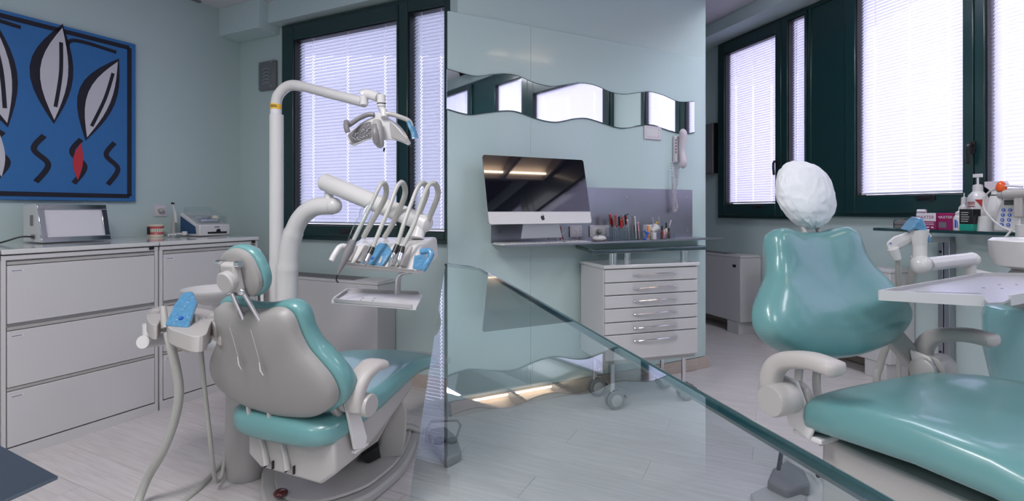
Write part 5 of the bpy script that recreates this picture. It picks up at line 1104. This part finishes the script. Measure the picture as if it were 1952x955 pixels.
# tray
th2 = .965; tq = lambda px, py: P(px, py, (EYE - th2) * F / (py - HZ))
tcx = [tq(1676, 560), tq(1866, 524), tq(1885, 529), tq(1895, 524), tq(2045, 526), tq(2040, 548), tq(1922, 580), tq(1914, 575), tq(1884, 577), tq(1875, 570)]
tcx = [tq(1676, 560), tq(1872, 525), tq(2060, 527), tq(2060, 545), tq(1925, 570), tq(1912, 576), tq(1885, 577), tq(1876, 571)]
mb = MB(); mb.prism([p - Vector((0, 0, .006)) for p in tcx], tcx); tr2 = w2(mb, 'tray', 'alu')
mb = MB()
for a, b in ((0, 1), (1, 2), (7, 0), (3, 4)):
    p, q = tcx[a], tcx[b]; u = q - p; nn = Vector((-u.y, u.x, 0)).normalized() * .0025; dn = Vector((0, 0, -.018)) ; 
    mb.prism([p - nn + dn, q - nn + dn, q + nn + dn, p + nn + dn], [v + Vector((0, 0, .010)) for v in (p - nn, q - nn, q + nn, p + nn)])
w2(mb, 'tray_rim', 'cab', tr2)
mb = MB(); mb.prism([tq(1745, 556) + Vector((0, 0, .0005)), tq(1840, 540) + Vector((0, 0, .0005)), tq(1870, 560) + Vector((0, 0, .0005))], [tq(1745, 556) + Vector((0, 0, .001)), tq(1840, 540) + Vector((0, 0, .001)), tq(1870, 560) + Vector((0, 0, .001))]); w2(mb, 'tray_liner', 'alu', tr2)
for px, py in ((1905, 543), (1938, 543), (1875, 549), (1910, 550)): mb = MB(); mb.cyl(tq(px, py), tq(px, py) + Vector((0, 0, .001)), .0035, 8); w2(mb, 'tray_hole', 'dgrey', tr2)
# arm
mb = MB(); mb.tube([P(1768, 504, 1.8), P(1850, 494, 1.9)], .0235, 20); mb.ball(P(1755, 504, 1.79), .032, 18, 12); mb.ball(P(1852, 495, 1.9), .0265, 16, 10); mb.cyl(P(1850, 497, 1.9), P(1848, 524, 1.9), .018, 16); w2(mb, 'console_arm', 'white')
mb = MB(); mb.tube(smooth([P(1848, 522, 1.9), P(1900, 532, 1.95), Vector((2.13, 2.10, .90))], 5), .022, 14); w2(mb, 'support_arm', 'white')
mb = MB(); mb.cyl(P(1753, 450, 1.8), P(1753, 500, 1.8), .021, 18); mb.cyl(P(1751, 438, 1.8), P(1753, 470, 1.8), .030, 18, r2=.02); w2(mb, 'console_neck', 'white')
mb = MB(); z2 = 1.78
rg = lambda pts: [P(*p) for p in pts]
mb.loft([rg([(1703, 449, z2), (1715, 468, z2), (1708, 478, z2), (1695, 484, z2), (1686, 463, z2)]), rg([(1738, 438, z2 + .03), (1748, 452, z2 + .03), (1742, 462, z2 + .05), (1725, 470, z2 + .05), (1718, 452, z2 + .05)]), rg([(1768, 440, z2 + .08), (1780, 449, z2 + .08), (1775, 456, z2 + .1), (1765, 458, z2 + .1), (1758, 448, z2 + .1)])])
ac2 = w2(mb, 'assistant_console', 'white', bevel=.008)
mb = MB(); mb.cyl(P(1702, 474, z2 - .01), P(1711, 494, z2 - .01), .017, 14, r2=.012); w2(mb, 'suction_holder', 'white', ac2)
mb = MB(); mb.ball(P(1698, 464, z2 - .004), (.003, .003, .003), 6, 4); w2(mb, 'badge', 'cyan', ac2)
mb = MB(); a = rg([(1747, 445, z2 - .03), (1762, 432, z2 - .01), (1772, 420, z2 + .01), (1790, 440, z2 + .03)])
mb.add([P(1738, 443, z2 - .02), P(1750, 428, z2), P(1762, 417, z2 + .02), P(1770, 413, z2 + .04), P(1768, 434, z2), P(1776, 455, z2 - .01), P(1803, 452, z2 + .03), P(1793, 428, z2 + .05), P(1760, 437, z2 - .03)], [(0, 1, 8), (1, 4, 8), (1, 2, 4), (2, 3, 4), (3, 7, 4), (4, 7, 5), (7, 6, 5), (8, 4, 5)])
mb = MB(); fo = [(1738, 441), (1748, 428), (1760, 415), (1766, 416), (1772, 430), (1783, 458), (1779, 464), (1768, 455), (1762, 442), (1755, 437), (1746, 440)]
fo = [(x - 6, y) for x, y in fo]
a = [P(x, y, z2 + .0) for x, y in fo]; mb.prism(a, [p + Vector((.012, .06, .004)) for p in a]); o = w2(mb, 'console_film', 'film', ac2, bevel=.006); o['label'] = 'crumpled blue protective film draped over the console'
for pts, r_ in (([(1712, 494, z2), (1713, 540, z2 + .05), (1715, 600, z2 + .15), (1716, 660, z2 + .3), (1714, 715, z2 + .4)], .009), ([(1745, 490, z2 + .1), (1735, 540, z2 + .2), (1720, 600, z2 + .3), (1690, 660, z2 + .4), (1677, 700, z2 + .45), (1672, 740, z2 + .45)], .014)):
    mb = MB(); mb.tube(smooth([P(*p) for p in pts] + [Vector((P(*pts[-1]).x + .05, pts[-1][2], .02)), Vector((2.1, 2.12, .02))], 6), r_, 12); w2(mb, 'suction_hose', 'hose', ac2)
# right foot control
f2 = thing('foot_control', 'dark grey foot control with black bar on the floor at the right chair base', 'foot pedal', fp(1505, 925))
ap2 = [fp(1472, 915), fp(1500, 898), fp(1535, 920), fp(1545, 945), fp(1500, 960), fp(1462, 940)]
mb = MB(); mb.prism([p + Vector((0, 0, .001)) for p in ap2], [p + Vector((0, 0, .055)) for p in ap2]); mb.build('housing', 'dgrey', f2, world=True, bevel=.014, seg=3)
mb = MB(); a = [fp(1430, 950), fp(1470, 930), fp(1540, 955), fp(1520, 985), fp(1440, 975)]; mb.prism([p + Vector((0, 0, .0)) for p in a], [p + Vector((0, 0, .02)) for p in a]); mb.build('foot_plate', 'grey', f2, world=True, bevel=.006)
mb = MB(); mb.tube([fp(1484, 920) + Vector((0, 0, .05)), fp(1490, 880) + Vector((0, 0, .055)), fp(1500, 877) + Vector((0, 0, .06)), fp(1550, 905) + Vector((0, 0, .06)), fp(1560, 925) + Vector((0, 0, .04))], .010, 8); mb.build('loop_handle', 'black', f2, world=True)
